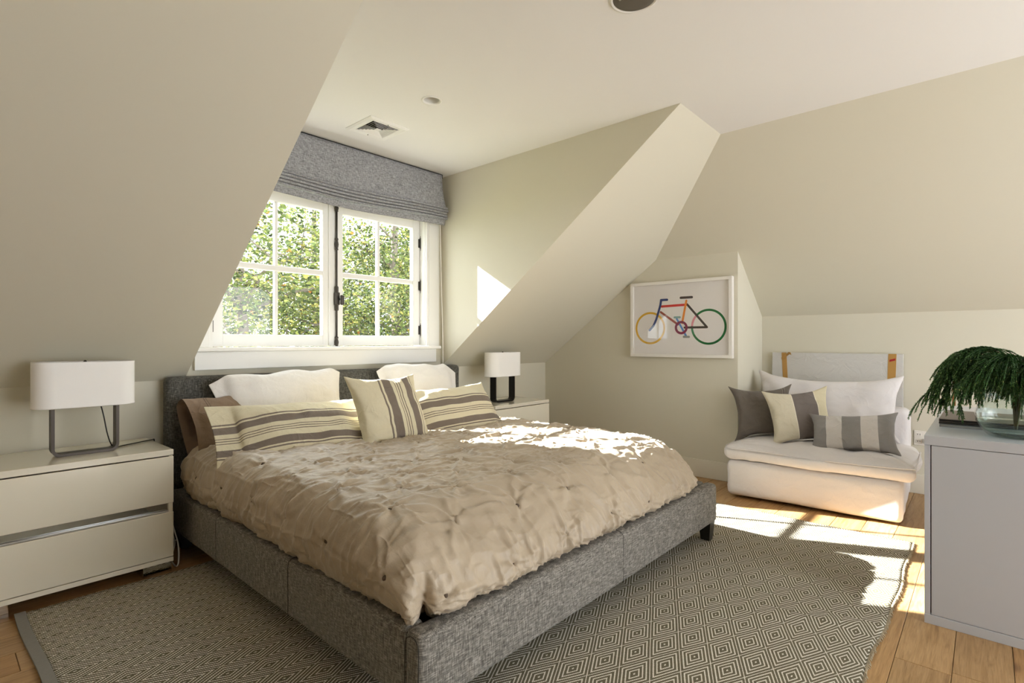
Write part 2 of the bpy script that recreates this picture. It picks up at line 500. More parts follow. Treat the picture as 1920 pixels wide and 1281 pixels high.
# the photographed edges lie on a plane nearer the room; scale out to the sash plane
k_ = 3.44 / 3.385
sl = sash(1.142, 1.925, 1.199 * k_, 1.834 * k_, 1.520 * k_)
sr = sash(1.965, 2.708, 1.975 * k_ + 0.012, 2.598 * k_, 2.282 * k_ + 0.004)
def hinge(parent, x, z):
    V, F = join([lathe([(0.0, z - 0.062), (0.004, z - 0.056), (0.0025, z - 0.048), (0.0055, z - 0.043), (0.0055, z + 0.043), (0.0025, z + 0.048), (0.004, z + 0.056), (0, z + 0.062)], 12, (x, YG - 0.010, 0)),
                 bbox(x - 0.018, x - 0.004, YG - 0.006, YG + 0.001, z - 0.035, z + 0.035, 0.002), bbox(x + 0.001, x + 0.008, YG - 0.008, YG + 0.001, z - 0.04, z + 0.04, 0.002)])
    mesh('hinge', V, F, M_IRON, parent)
for z in (1.20, 1.56, 1.905): hinge(sr, 2.712, z)
def hinge_l(parent, x, z):
    V, F = join([lathe([(0.0, z - 0.062), (0.004, z - 0.056), (0.0025, z - 0.048), (0.0055, z - 0.043), (0.0055, z + 0.043), (0.0025, z + 0.048), (0.004, z + 0.056), (0, z + 0.062)], 12, (x, YG - 0.010, 0)),
                 bbox(x + 0.004, x + 0.018, YG - 0.006, YG + 0.001, z - 0.035, z + 0.035, 0.002)])
    mesh('hinge', V, F, M_IRON, parent)
for z in (1.20, 1.56, 1.905): hinge_l(sl, 1.146, z)
# meeting stile with the iron cremone bolt
mesh('meeting_stile', *bbox(1.905, 1.985, YG - 0.014, YG + 0.001, 1.078, 2.092, 0.004), M_TRIM, win)
cb = link('cremone_bolt', None, win); cb.location = Vector((1.952, YG - 0.014, 1.078)) - win.location
cx, cy = 1.955, YG - 0.026
mesh('rod', *lathe([(0.007, 1.085), (0.007, 2.085)], 12, (cx, cy, 0), close=True), M_IRON, cb, True)
def knuckle(z, s=1.0):
    return lathe([(0.007, z - 0.045 * s), (0.012, z - 0.042 * s), (0.012, z - 0.034 * s), (0.0095, z - 0.03 * s), (0.013, z - 0.015 * s), (0.015, z), (0.011, z + 0.018 * s), (0.009, z + 0.024 * s), (0.0125, z + 0.03 * s), (0.0125, z + 0.038 * s), (0.007, z + 0.045 * s)], 14, (cx, cy, 0))
mesh('guide', *knuckle(1.795), M_IRON, cb, True)
mesh('keeper', *knuckle(1.105, 0.9), M_IRON, cb, True)
mesh('keeper', *knuckle(2.05, 0.6), M_IRON, cb, True)
V, F = join([bbox(cx - 0.017, cx + 0.017, YG - 0.046, YG - 0.012, 1.365, 1.455, 0.006, 3), lathe([(0.008, 1.325), (0.014, 1.33), (0.014, 1.365), (0.017, 1.372)], 14, (cx, cy, 0)), lathe([(0.017, 1.45), (0.014, 1.457), (0.014, 1.492), (0.008, 1.5)], 14, (cx, cy, 0))])
mesh('gear_box', V, F, M_IRON, cb)
V, F, _ = rbox(cx + 0.004, cx + 0.034, YG - 0.078, YG - 0.058, 1.365, 1.435, 0.0098, (2, 2, 3))
V2, F2 = lathe([(0.006, -0.062), (0.006, -0.04)], 10, (cx + 0.008, YG, 1.405), axis='y'); V2[:, 1] = YG - 0.06 + (V2[:, 1] - V2[:, 1].min()) 
mesh('turn_knob', *join([(V, F), (V2, F2)]), M_IRON, cb, True)

# ------------------------------------------------------------------ outdoors
ground = structure('ground', *box(-45, 60, 3.6, 70, -3.6, -3.4), Mat('lawn', lin('#77785a'), 0.95).m, 'lawn far below the window')
def leaf_mat(name, cols):
    M = Mat(name, None, 0.5, spec=0.3)
    at = M.node('ShaderNodeAttribute', attribute_name='tone')
    M.color(M.ramp(at.outputs['Fac'], [(p, lin(h)) for p, h in cols]))
    t = M.t; out = [n for n in t.nodes if n.type == 'OUTPUT_MATERIAL'][0]
    tl = M.node('ShaderNodeBsdfTranslucent')
    t.links.new(M.ramp(at.outputs['Fac'], [(p, lin(h)) for p, h in cols]), tl.inputs[0])
    mx = M.node('ShaderNodeMixShader'); mx.inputs[0].default_value = 0.5
    t.links.new(M.b.outputs[0], mx.inputs[1]); t.links.new(tl.outputs[0], mx.inputs[2]); t.links.new(mx.outputs[0], out.inputs[0])
    return M.m
M_LEAF = leaf_mat('maple_leaf', [(0.0, '#2b3520'), (0.35, '#4f5d34'), (0.7, '#7f8448'), (0.9, '#a0944f'), (1.0, '#a3703a')])
M_BARK = Mat('bark', lin('#6b6258'), 0.9).m

def tree(label, base, height, spread, nleaf, seed):
    r = np.random.default_rng(seed); rr = random.Random(seed)
    root = thing('maple_tree', label, 'tree', base, group='maples outside the dormer window')
    bx, by, bz = base
    tubes = []; tips = []
    trunk = spline([(bx, by, bz), (bx + 0.15, by + .1, bz + height * .3), (bx - 0.1, by, bz + height * .6), (bx + .1, by, bz + height * .95)], 6)
    mesh('trunk', *tube(trunk, list(np.linspace(0.20, 0.03, len(trunk))), 8), M_BARK, root, True)
    for b in range(34):
        f = rr.uniform(0.22, 0.92); p0 = trunk[int(f * (len(trunk) - 1))]
        a = b * 2.4 + rr.uniform(-.3, .3); L = spread * (1.05 - 0.55 * f) * rr.uniform(0.7, 1.0)
        up = rr.uniform(0.15, 0.6)
        d = Vector((math.cos(a), math.sin(a), up))
        pts = spline([p0, p0 + d * L * .4 + Vector((0, 0, .1)), p0 + d * L * .75, p0 + d * L + Vector((0, 0, -0.25 * L * rr.random()))], 4)
        tubes.append(tube(pts, list(np.linspace(0.065 * (1.2 - f), 0.008, len(pts))), 5))
        for q in pts[3:]: tips.append(q)
        for s in range(4):
            q0 = pts[rr.randint(3, len(pts) - 2)]; d2 = Vector((rr.uniform(-1, 1), rr.uniform(-1, 1), rr.uniform(-.2, .7))) * L * .4
            p2 = [q0, q0 + d2 * .5 + Vector((0, 0, .08)), q0 + d2]
            tubes.append(tube(p2, [0.018, 0.011, 0.004], 4)); tips += [q0 + d2 * .5, q0 + d2 * .75, q0 + d2]
    br = mesh('branches', *join(tubes), M_BARK, root); br['kind'] = 'stuff'
    T = np.array([t[:] for t in tips])
    n = nleaf; C = T[r.integers(0, len(T), n)] + r.normal(0, 0.36, (n, 3)) * np.array([1, 1, .8])
    sz = r.uniform(0.055, 0.1, n)
    ax = r.normal(0, 1, (n, 3)); ax[:, 2] *= .5; ax /= np.linalg.norm(ax, axis=1, keepdims=True)
    nn = r.normal(0, .6, (n, 3)); nn[:, 2] += 1.0
    sd = np.cross(ax, nn); sd /= np.linalg.norm(sd, axis=1, keepdims=True); nr = np.cross(sd, ax)
    # five-lobed outline, folded a little along the midrib
    prof = [(0, 0, 0), (.25, .42, .10), (.55, .30, .07), (1.0, 0, 0), (.55, -.30, .07), (.25, -.42, .10)]
    V = np.stack([C + sz[:, None] * (ax * a + sd * b + nr * c) for a, b, c in prof], 1).reshape(-1, 3)
    k = np.arange(n)[:, None] * 6
    F = np.concatenate([k + np.array([[0, 1, 2, 3]]), k + np.array([[0, 3, 4, 5]])])
    tone = np.repeat(np.clip(r.normal(0.42, 0.24, n), 0, 1), 6)
    o = mesh('foliage', V, F, M_LEAF, root); o['kind'] = 'stuff'
    a = o.data.attributes.new('tone', 'FLOAT', 'POINT'); a.data.foreach_set('value', tone)
tree('maple with thick forking boughs filling the right casement', (7.6, 10.5, -3.4), 10.5, 3.4, 34000, 3)
tree('yellow-green maple filling the left casement', (3.9, 10.0, -3.4), 10.0, 3.3, 34000, 5)
tree('taller maple standing behind the two others', (8.2, 15.5, -3.4), 13.0, 5.4, 46000, 9)
tree('maple at the far right of the row, its crown reaching past the casement edge', (11.6, 12.6, -3.4), 11.0, 3.8, 30000, 13)

hs = thing('neighbour_house', 'pale blue clapboard house glimpsed behind the maples', 'house', (18, 25, -3.4))
mesh('wall', *box(13.5, 24, 22, 30, -3.4, 1.2), Mat('blue_siding', lin('#b9c6d6'), 0.8).m, hs)
mesh('roof', *prism([(13.2, 21.7, 1.2), (24.3, 21.7, 1.2), (24.3, 26, 4.2), (13.2, 26, 4.2)], (0, 4, -0.1)), Mat('grey_shingle', lin('#7b7d80'), 0.9).m, hs)
for xx in (15.0, 18.0, 21.0):
    mesh('window', *bbox(xx, xx + 1.0, 21.93, 22.02, -1.2, 0.5, 0.02), M_TRIM, hs)

# ------------------------------------------------------------------ roman blind
M_BLIND = cloth('grey_linen_blind', '#939396', 260, 0.42, 0.5, 0.9)
bl = thing('roman_blind', 'grey linen roman blind gathered above the casement window', 'blind', (1.93, 3.29, 2.06))
mesh('shadow_headrail', *box(1.03, 2.82, 3.285, 3.345, 2.425, 2.458), M_DARK, bl)  # rail coloured near-black to give the shadow line above the blind
def panel(name, x0, x1, prof, th=0.004, n=40, wav=0.0, seed=0, sag=None):
    xs = np.linspace(x0, x1, n); V = []; m = len(prof)
    for i, x in enumerate(xs):
        t = (x - x0) / (x1 - x0); s = sag(t) if sag else 0
        for y, z in prof: V.append((x, y + wav * math.sin(7 * t + seed) , z + s * 1.0))
    F = [[i * m + j, (i + 1) * m + j, (i + 1) * m + j + 1, i * m + j + 1] for i in range(n - 1) for j in range(m - 1)]
    o = mesh(name, V, F, M_BLIND, bl, True)
    md = o.modifiers.new('thick', 'SOLIDIFY'); md.thickness = th; md.offset = 0
    return o
sagf = lambda t: -0.018 * (4 * t * (1 - t)) + 0.006 * math.sin(9 * t)
fp = [(3.278 - 0.012 * math.sin(u * PI) - 0.022 * u ** 3, 2.448 - 0.27 * u) for u in np.linspace(0, 1, 14)]
V = []; n = 46; m = len(fp)
for i in range(n):
    t = i / (n - 1)
    for j, (yy, zz) in enumerate(fp):
        u = j / (m - 1)
        x = 1.045 + (2.806 - 1.045) * t + (t - .5) * 0.035 * (u ** 3) - (t - .5) * 0.02 * math.sin(PI * u)
        V.append((x, yy + 0.004 * math.sin(11 * t) * u - 0.008 * u * u, zz + sagf(t) * u * u))
o = mesh('valance', V, [[i * m + j, (i + 1) * m + j, (i + 1) * m + j + 1, i * m + j + 1] for i in range(n - 1) for j in range(m - 1)], M_BLIND, bl, True)
md = o.modifiers.new('thick', 'SOLIDIFY'); md.thickness = 0.006; md.offset = 0
for k in range(5):
    z = 2.178 - 0.0195 * k; yb = 3.238 - 0.004 * math.sin(k * 1.3) + 0.003 * k
    prof = [(3.335, z + 0.002), (yb + 0.03, z + 0.004), (yb + 0.012, z + 0.0075), (yb + 0.003, z + 0.006), (yb, z), (yb + 0.003, z - 0.006), (yb + 0.012, z - 0.0075), (yb + 0.03, z - 0.004), (3.335, z - 0.002)]
    panel('fold', 1.03, 2.838 + 0.006 * math.sin(k * 2.1), prof, 0.003, 40, 0.003, k, sagf)
hp = [(3.262 + 0.01 * u, 2.086 - 0.042 * u) for u in np.linspace(0, 1, 5)]
panel('hem', 1.04, 2.825, hp, 0.008, 40, 0.002, 2, sagf)
cordp = spline([(2.829, 3.325, 2.10), (2.833, 3.322, 1.8), (2.838, 3.318, 1.5), (2.846, 3.315, 1.2), (2.852, 3.318, 0.93)], 8)
mesh('pull_cord', *tube(cordp, 0.0032, 6), Mat('white_cord', lin('#efece6'), 0.7).m, bl, True)

# ------------------------------------------------------------------ ceiling fittings
M_WHITEMETAL = gloss('white_enamel', '#e4e2dd', 0.35)
vt = thing('ceiling_vent', 'square white ceiling air vent with concentric louvres', 'vent', (VC[0], VC[1], ZC))
def ring_sq(h0, z0, h1, z1, th=0.0015, skip=()):
    """a sloping square ring from half-size h0 at z0 to h1 at z1"""
    c = np.array([VC[0], VC[1], 0]); V = []
    for h, z in ((h0, z0), (h1, z1), (h1, z1 + th * 2), (h0, z0 + th * 2)):
        for sx, sy in ((-1, -1), (1, -1), (1, 1), (-1, 1)): V.append(c + np.array([sx * h, sy * h, z]))
    F = []
    for r in range(4):
        for k in range(4):
            F.append([r * 4 + k, r * 4 + (k + 1) % 4, ((r + 1) % 4) * 4 + (k + 1) % 4, ((r + 1) % 4) * 4 + k])
    return np.array(V), F
mesh('vent_frame', *join([ring_sq(0.142, ZC - 0.003, 0.128, ZC - 0.011), ring_sq(0.128, ZC - 0.011, 0.098, ZC - 0.008, 0.002)]), M_WHITEMETAL, vt)
for h in (0.098, 0.082, 0.066, 0.050, 0.034):
    mesh('louvre', *ring_sq(h + 0.001, ZC - 0.009, h - 0.005, ZC - 0.004, 0.0006), M_WHITEMETAL, vt)
mesh('centre_plate', *bbox(VC[0] - 0.018, VC[0] + 0.018, VC[1] - 0.018, VC[1] + 0.018, ZC - 0.009, ZC - 0.006, 0.001), M_WHITEMETAL, vt)
mesh('duct_shade', *box(VC[0] - 0.104, VC[0] + 0.104, VC[1] - 0.104, VC[1] + 0.104, ZC + 0.045, ZC + 0.06), M_DARK, vt)  # flat dark plate stands in for the unlit depth behind the louvres
for sx, sy in ((0, -0.112), (0, 0.112)):
    mesh('screw', *lathe([(0.0, ZC - 0.0125), (0.003, ZC - 0.012), (0.004, ZC - 0.0095)], 8, (VC[0] + sx, VC[1] + sy, 0)), M_IRON, vt)

dl = thing('recessed_downlight', 'round white recessed downlight in the ceiling beside the vent', 'downlight', (DL[0], DL[1], ZC))
mesh('trim_ring', *lathe([(0.058, ZC - 0.0005), (0.057, ZC - 0.004), (0.05, ZC - 0.005), (0.045, ZC - 0.001), (0.044, ZC + 0.004)], 36, (DL[0], DL[1], 0)), M_WHITEMETAL, dl, True)
mesh('baffle', *lathe([(0.0449, ZC + 0.0), (0.041, ZC + 0.025), (0.034, ZC + 0.035)], 32, (DL[0], DL[1], 0)), gloss('grey_baffle', '#d2d0ca', 0.5), dl, True)
mesh('lamp_face', *lathe([(0.0, ZC + 0.028), (0.02, ZC + 0.029), (0.034, ZC + 0.036), (0.034, ZC + 0.05)], 24, (DL[0], DL[1], 0)), gloss('lamp_lens', '#c9c7c0', 0.2), dl, True)

SP = (1.873, 1.035)
def speaker_mat():
    M = Mat('speaker_grille', None, 0.55, 0.3)
    x = M.sep(M.coord())[0]
    s = M.math('SINE', M.math('MULTIPLY', x, 1800.0))
    M.color(M.ramp(s, [(0.2, lin('#4a463f')), (0.8, lin('#837b6f'))])); return M.m
sp = thing('ceiling_speaker', 'round grey speaker grille in the flat ceiling', 'speaker', (SP[0], SP[1], ZC))
mesh('bezel', *lathe([(0.096, ZC), (0.095, ZC - 0.004), (0.088, ZC - 0.006), (0.083, ZC - 0.002)], 40, (SP[0], SP[1], 0)), M_WHITEMETAL, sp, True)
mesh('grille', *lathe([(0.0, ZC - 0.009), (0.06, ZC - 0.008), (0.078, ZC - 0.005), (0.083, ZC - 0.001)], 40, (SP[0], SP[1], 0)), speaker_mat(), sp, True)
mesh('badge', *rbox(SP[0] - 0.049, SP[0] - 0.033, SP[1] + 0.038, SP[1] + 0.046, ZC - 0.0105, ZC - 0.006, 0.002, (3, 3, 2))[:2], metal('silver_badge', '#c8c6c0', 0.3), sp)

# ------------------------------------------------------------------ rug
def rug_mat():
    M = Mat('woven_diamond_rug', None, 0.92, spec=0.1)
    co = M.coord(); x, yv, z = M.sep(co)
    wob = M.math('MULTIPLY', M.math('SUBTRACT', M.noise(co, 3.0, 2), 0.5), 0.012)
    u = M.math('DIVIDE', M.math('ADD', M.math('SUBTRACT', x, 2.70 - 1.945), wob), 0.2245)
    v = M.math('DIVIDE', M.math('ADD', M.math('SUBTRACT', yv, 0.984 - 1.6), wob), 0.1115)
    p = M.math('FRACT', M.math('ADD', M.math('ADD', u, v), 0.5)); q = M.math('FRACT', M.math('ADD', M.math('SUBTRACT', u, v), 0.5))
    m = M.math('MAXIMUM', M.math('ABSOLUTE', M.math('SUBTRACT', p, 0.5)), M.math('ABSOLUTE', M.math('SUBTRACT', q, 0.5)))
    bands = [(0.0, 1), (0.03, 0), (0.122, 1), (0.166, 0), (0.245, 1), (0.289, 0), (0.363, 1), (0.407, 0), (0.483, 1)]
    lite = (1, 1, 1, 1); dark = (0, 0, 0, 1)
    mj = M.math('ADD', m, M.math('MULTIPLY', M.math('SUBTRACT', M.noise(co, 240, 1), 0.5), 0.02))
    mask = M.ramp(mj, [(a, lite if b else dark) for a, b in bands], 'CONSTANT')
    rib = M.math('SINE', M.math('MULTIPLY', x, 2 * PI / 0.0062))
    dots = M.ramp(M.math('MULTIPLY_ADD', rib, 0.5, 0.5), [(0.05, (0.35, 0.35, 0.35, 1)), (0.3, (1, 1, 1, 1))])
    mask2 = M.mix(1.0, mask, dots, 'MULTIPLY')
    fleck = M.noise(M.mapping(co, (1, 3, 1)), 300, 1)
    dk = M.ramp(fleck, [(0.3, lin('#605a49')), (0.7, lin('#7a735f'))])
    M.color(M.mix(mask2, dk, lin('#ece7da')))
    rib2 = M.math('SINE', M.math('MULTIPLY', yv, 2 * PI / 0.0045))
    M.bump(M.math('ADD', M.math('MULTIPLY', rib, 0.6), M.math('MULTIPLY', rib2, 0.3)), 0.35, 0.0015)
    return M.m
RX0, RX1, RY0, RY1 = 0.285, 3.625, 0.30, 2.90
rug = thing('rug', 'taupe and ivory diamond-weave rug under the bed', 'rug', (1.945, 1.6, 0.0))
nx, ny = 200, 150
gx, gy = np.meshgrid(np.linspace(RX0, RX1, nx), np.linspace(RY0, RY1, ny), indexing='ij')
ed = 0.006 * np.sin(gx * 5.1) + 0.004 * np.sin(gx * 13 + 1)
gy2 = gy + ed * ((gy - 1.6) / 1.3) ** 2 * np.sign(gy - 1.6) - 0.012 * (gx - RX0) / (RX1 - RX0) * 0
gx2 = gx + 0.006 * np.sin(gy * 6.0 + 0.5) * ((gx - 1.945) / 1.67) ** 2
P3 = np.stack([gx, gy, gx * 0], -1).reshape(-1, 3)
gz = 0.008 + 0.004 * (vnoise(P3, 2.2, 3) - 0.3).reshape(gx.shape).clip(0)
# a soft ripple near the front right corner, as the rug has shifted there
rip = np.exp(-(((gx - 2.35 + (gy - 0.55) * 0.5) / 0.05) ** 2)) * np.exp(-((gy - 0.5) / 0.22) ** 2)
gz = gz + 0.010 * rip + 0.008 * np.exp(-(((gx - 2.75 + (gy - 0.6) * 0.4) / 0.06) ** 2)) * np.exp(-((gy - 0.75) / 0.2) ** 2)
V = np.stack([gx2, gy2, gz], -1).reshape(-1, 3)
I = np.arange(nx * ny).reshape(nx, ny)
F = np.stack([I[:-1, :-1], I[1:, :-1], I[1:, 1:], I[:-1, 1:]], -1).reshape(-1, 4)
o = mesh('weave', V, F, rug_mat(), rug, True)
md = o.modifiers.new('thick', 'SOLIDIFY'); md.thickness = 0.006; md.offset = -1
bind = [(RX0 - 0.014 + 0.006 * math.sin(t * 6.0 + .5), t, 0.009 + 0.003 * math.sin(t * 9)) for t in np.linspace(RY0, RY1 + 0.005, 40)]
mesh('binding', *sweep(bind, 0.034, 0.009, (1, 0, 0)), cloth('grey_binding', '#86837d', 600, 0.1), rug)
fr = []
def tassels(edge, n):
    for i in range(n):
        t = (i + 0.5 + RNG.uniform(-.3, .3)) / n
        if edge == 'front':
            x = RX0 + (RX1 - RX0) * t; y = RY0 - (0.006 * math.sin(x * 5.1) + 0.004 * math.sin(x * 13 + 1)); d = (RNG.uniform(-.4, .4), -1)
        elif edge == 'back':
            x = RX0 + (RX1 - RX0) * t; y = RY1 + (0.006 * math.sin(x * 5.1) + 0.004 * math.sin(x * 13 + 1)); d = (RNG.uniform(-.4, .4), 1)
        L = RNG.uniform(0.005, 0.013) * (1 if edge == 'front' else 0.35); z = 0.009
        fr.append(tube([(x, y, z), (x + d[0] * L * .5, y + d[1] * L * .6, z), (x + d[0] * L, y + d[1] * L, 0.003)], [0.003, 0.0025, 0.0015], 4))
tassels('front', 480); tassels('back', 420)
o = mesh('fringe', *join(fr), cloth('fringe_yarn', '#9c9078', 500, 0.2), rug); o['kind'] = 'stuff'

# ------------------------------------------------------------------ nightstands
M_LACQ = gloss('cream_lacquer', '#ebe5d3', 0.12, 0.5, 0.6)
M_CHROME = metal('polished_chrome', '#d9d9d6', 0.06)
NSW, NSD, NSH = 0.69, 0.45, 0.594
def nightstand(label, x1, yf):
    x0 = x1 - NSW; yb = yf + NSD
    r = thing('nightstand', label, 'nightstand', ((x0 + x1) / 2, (yf + yb) / 2, 0), 'lacquered nightstands either side of the bed')
    V, F = join([bbox(x0, x0 + 0.018, yf + 0.012, yb, 0.06, 0.563, 0.002), bbox(x1 - 0.018, x1, yf + 0.012, yb, 0.06, 0.563, 0.002),
                 bbox(x0 + 0.018, x1 - 0.018, yb - 0.012, yb, 0.06, 0.563, 0.002), bbox(x0 + 0.018, x1 - 0.018, yf + 0.03, yb, 0.06, 0.075, 0.002)])
    mesh('carcass', V, F, M_LACQ, r)
    mesh('top', *bbox(x0, x1, yf, yb, 0.566, NSH, 0.003), M_LACQ, r)
    mesh('base_rail', *bbox(x0, x1, yf, yf + 0.02, 0.06, 0.081, 0.002), M_LACQ, r)
    for z0, z1 in ((0.340, 0.561), (0.084, 0.296)):
        d = mesh('drawer', *bbox(x0, x1, yf, yf + 0.018, z0, z1, 0.0025), M_LACQ, r)
    mesh('chrome_grip', *box(x0 + 0.02, x1 - 0.018, yf + 0.024, yf + 0.028, 0.296, 0.342), M_CHROME, r)
    mesh('grip_lip', *bbox(x0 + 0.018, x1 - 0.018, yf + 0.006, yf + 0.022, 0.2975, 0.303, 0.002), gloss('lip_grey', '#bdbbb4', 0.3) if 'lip_grey' not in bpy.data.materials else bpy.data.materials['lip_grey'], r)
    for xx in (x0, x1 - 0.117):
        for yy in (yf + 0.03, yb - 0.147):
            mesh('foot', *bbox(xx, xx + 0.117, yy, yy + 0.117, 0.0, 0.06, 0.001, 1), M_CHROME, r)
    return r
nightstand('cream lacquered two-drawer nightstand carrying the bronze-framed lamp, left of the bed', 0.808, 2.90)
nightstand('cream lacquered nightstand carrying the black-framed lamp, by the picture wall', 3.733, 2.905)

def lampmat():
    M = Mat('shade_linen', lin('#f6f4f1'), 0.9, spec=0.1); co = M.coord()
    M.bump(M.math('ADD', M.noise(M.mapping(co, (1, 1, .1)), 900, 1), M.noise(M.mapping(co, (.1, .1, 1)), 900, 1)), 0.12, 0.0006)
    return M.m
M_SHADE = lampmat()
def lamp(label, cx, cy, fr):
    z0 = NSH
    r = thing('table_lamp', label, 'lamp', (cx, cy, z0), 'slim table lamps on the nightstands')
    w, d, zb, zt = 0.376, 0.155, 0.812, 1.018
    def outline(s, rad=0.075, n=10):
        pts = []
        for qx, qy, a0 in ((1, 1, 0), (-1, 1, 90), (-1, -1, 180), (1, -1, 270)):
            for i in range(n + 1):
                a = math.radians(a0 + 90 * i / n)
                pts.append((cx + qx * (w / 2 - rad) + rad * math.cos(a), cy + qy * (d / 2 - rad) + rad * math.sin(a)))
        return [(cx + (x - cx) * s, cy + (y - cy) * s) for x, y in pts]
    O = outline(1.0); n = len(O); V = []
    lev = [(zb, 0.998), (zb + 0.004, 1.003), (zb + 0.01, 1.0), (zt - 0.01, 1.0), (zt - 0.004, 1.003), (zt, 0.998), (zt - 0.006, 0.985), (zb + 0.006, 0.985)]
    for z, s in lev: V += [(x, y, z) for x, y in outline(s)]
    m = len(lev)
    F = [[i * n + k, i * n + (k + 1) % n, ((i + 1) % m) * n + (k + 1) % n, ((i + 1) % m) * n + k] for i in range(m) for k in range(n)]
    mesh('lamp_shade', V, F, M_SHADE, r, True)
    hw, rad = 0.117, 0.028; pts = [(cx - hw, cy, 0.93)]
    for i in range(9):
        a = PI + PI / 2 * i / 8; pts.append((cx - hw + rad + rad * math.cos(a), cy, z0 + 0.0065 + rad + rad * math.sin(a)))
    for i in range(9):
        a = -PI / 2 + PI / 2 * i / 8; pts.append((cx + hw - rad + rad * math.cos(a), cy, z0 + 0.0065 + rad + rad * math.sin(a)))
    pts += [(cx + hw, cy, 0.93)]
    mesh('frame', *sweep(pts, 0.062, 0.012), fr, r)
    mesh('crossbar', *join([bbox(cx - hw, cx + hw, cy - 0.012, cy + 0.012, 0.925, 0.937, 0.002), bbox(cx - w / 2 + .004, cx - hw, cy - 0.004, cy + 0.004, 0.928, 0.934, 0.001), bbox(cx + hw, cx + w / 2 - .004, cy - 0.004, cy + 0.004, 0.928, 0.934, 0.001)]), fr, r)
    mesh('bulb', *lathe([(0.0, 1.0), (0.02, 0.993), (0.028, 0.975), (0.022, 0.955), (0.012, 0.945), (0.012, 0.937)], 14, (cx, cy, 0)), gloss('opal_bulb', '#f2efe8', 0.3), r, True)
    mesh('finial', *lathe([(0.0, 1.024), (0.006, 1.02), (0.006, 1.012), (0.003, 1.0)], 8, (cx, cy, 0)), M_IRON, r)
    return r
M_BRONZE = Mat('dark_bronze', lin('#453e37'), 0.42, 0.7).m
M_BLACKM = Mat('satin_black', lin('#0c0b0b'), 0.4, 0.3).m
l1 = lamp('table lamp with a rounded white shade on an open bronze frame, left nightstand', 0.506, 3.10, M_BRONZE)
c = spline([(0.56, 3.10, 0.83), (0.572, 3.085, 0.76), (0.585, 3.085, 0.68), (0.602, 3.10, 0.625), (0.622, 3.125, 0.600), (0.66, 3.16, 0.598), (0.73, 3.20, 0.598), (0.80, 3.235, 0.598), (0.815, 3.245, 0.59), (0.817, 3.26, 0.5)], 8)
mesh('cord', *tube(c, 0.0028, 6), Mat('black_cord', lin('#17140f'), 0.5).m, l1, True)
lamp('table lamp with a rounded white shade on a black strap frame, by the picture wall', 3.335, 3.10, M_BLACKM)
c = spline([(0.838, 3.2, 0.36), (0.842, 3.05, 0.20), (0.846, 2.97, 0.11), (0.842, 2.95, 0.03), (0.835, 2.97, 0.006), (0.84, 3.05, 0.02), (0.848, 3.03, 0.10), (0.838, 3.06, 0.16), (0.836, 3.15, 0.14), (0.838, 3.3, 0.1)], 8)
tag(mesh('power_cord', *tube(c, 0.0035, 6), Mat('white_cable', lin('#dad7cf'), 0.5).m, root=True, smooth=True), 'white power cord hanging between nightstand and headboard', 'cord')

# ------------------------------------------------------------------ bed
def tweed(name, lo, mid, hi):
    M = Mat(name, None, 0.92, spec=0.12); co = M.coord()
    a = M.noise(M.mapping(co, (1, 1, 0.12)), 360, 2, 0.6); b = M.noise(M.mapping(co, (0.12, 0.12, 1)), 360, 2, 0.6)
    w = M.math('MULTIPLY', M.math('ADD', a, b), 0.5)
    M.color(M.ramp(w, [(0.34, lin(lo)), (0.5, lin(mid)), (0.66, lin(hi))])); M.bump(w, 0.5, 0.0015); M.sheen(0.08)
    return M.m
M_TWEED = tweed('grey_tweed', '#45423d', '#75716a', '#a8a39a')
M_TWEEDH = tweed('dark_grey_tweed', '#2e2d2b', '#54534f', '#82807a')
M_SEAM = Mat('seam_thread', lin('#2f2c28'), 0.9).m
bed = thing('bed', 'grey upholstered platform bed frame under the dormer window', 'bed', (1.931, 2.2, 0))
V, F, N_ = rbox(0.876, 2.993, 3.262, 3.352, 0.03, 0.915, 0.032, (30, 4, 14))
V = V + N_ * (0.004 * (vnoise(V, 6, 4) - .5))[:, None]
mesh('headboard', V, F, M_TWEEDH, bed, True)
def rail(nm, b, r=0.02, n=(20, 4, 5)):
    V, F, N_ = rbox(*b, r, n); V = V + N_ * (0.003 * (vnoise(V, 7, 5) - .5))[:, None]
    return mesh(nm, V, F, M_TWEED, bed, True)
rail('side_rail', (0.891, 0.963, 1.196, 3.262, 0.105, 0.316), 0.02, (3, 26, 5))
rail('side_rail', (2.899, 2.971, 1.196, 3.262, 0.105, 0.316), 0.02, (3, 26, 5))
fo = rail('foot_rail', (0.889, 2.973, 1.126, 1.199, 0.105, 0.316), 0.022, (26, 3, 5))
def seam_loop(pts, parent):
    mesh('seam', *tube(spline(pts, 3), 0.0011, 5), M_SEAM, parent)
def seam_x(x, y0, y1, parent):   # over a rail running along x
    e = 0.0006
    seam_loop([(x, y0 - e, 0.11), (x, y0 - e, 0.2), (x, y0 - e, 0.29), (x, y0 + .006, 0.3105), (x, y0 + .022, 0.3165), (x, y1 - .02, 0.3165)], parent)
seam_x(1.946, 1.126, 1.199, fo)
sr_ = [o for o in bed.children if o.name.startswith('side_rail')][0]
for yy in (2.598, 1.893):
    seam_loop([(0.8905, yy, 0.11), (0.8905, yy, 0.2), (0.8905, yy, 0.29), (0.897, yy, 0.3105), (0.912, yy, 0.3165), (0.94, yy, 0.3165)], sr_)
seam_loop([(0.8885, 1.134, 0.11), (0.8885, 1.134, 0.2), (0.8885, 1.134, 0.28), (0.8887, 1.145, 0.301), (0.890, 1.162, 0.3055), (0.8887, 1.18, 0.301), (0.8885, 1.192, 0.28), (0.8885, 1.194, 0.2), (0.8885, 1.194, 0.11)], fo)
mesh('platform', *bbox(0.966, 2.896, 1.203, 3.26, 0.13, 0.285, 0.004), M_DARK, bed)
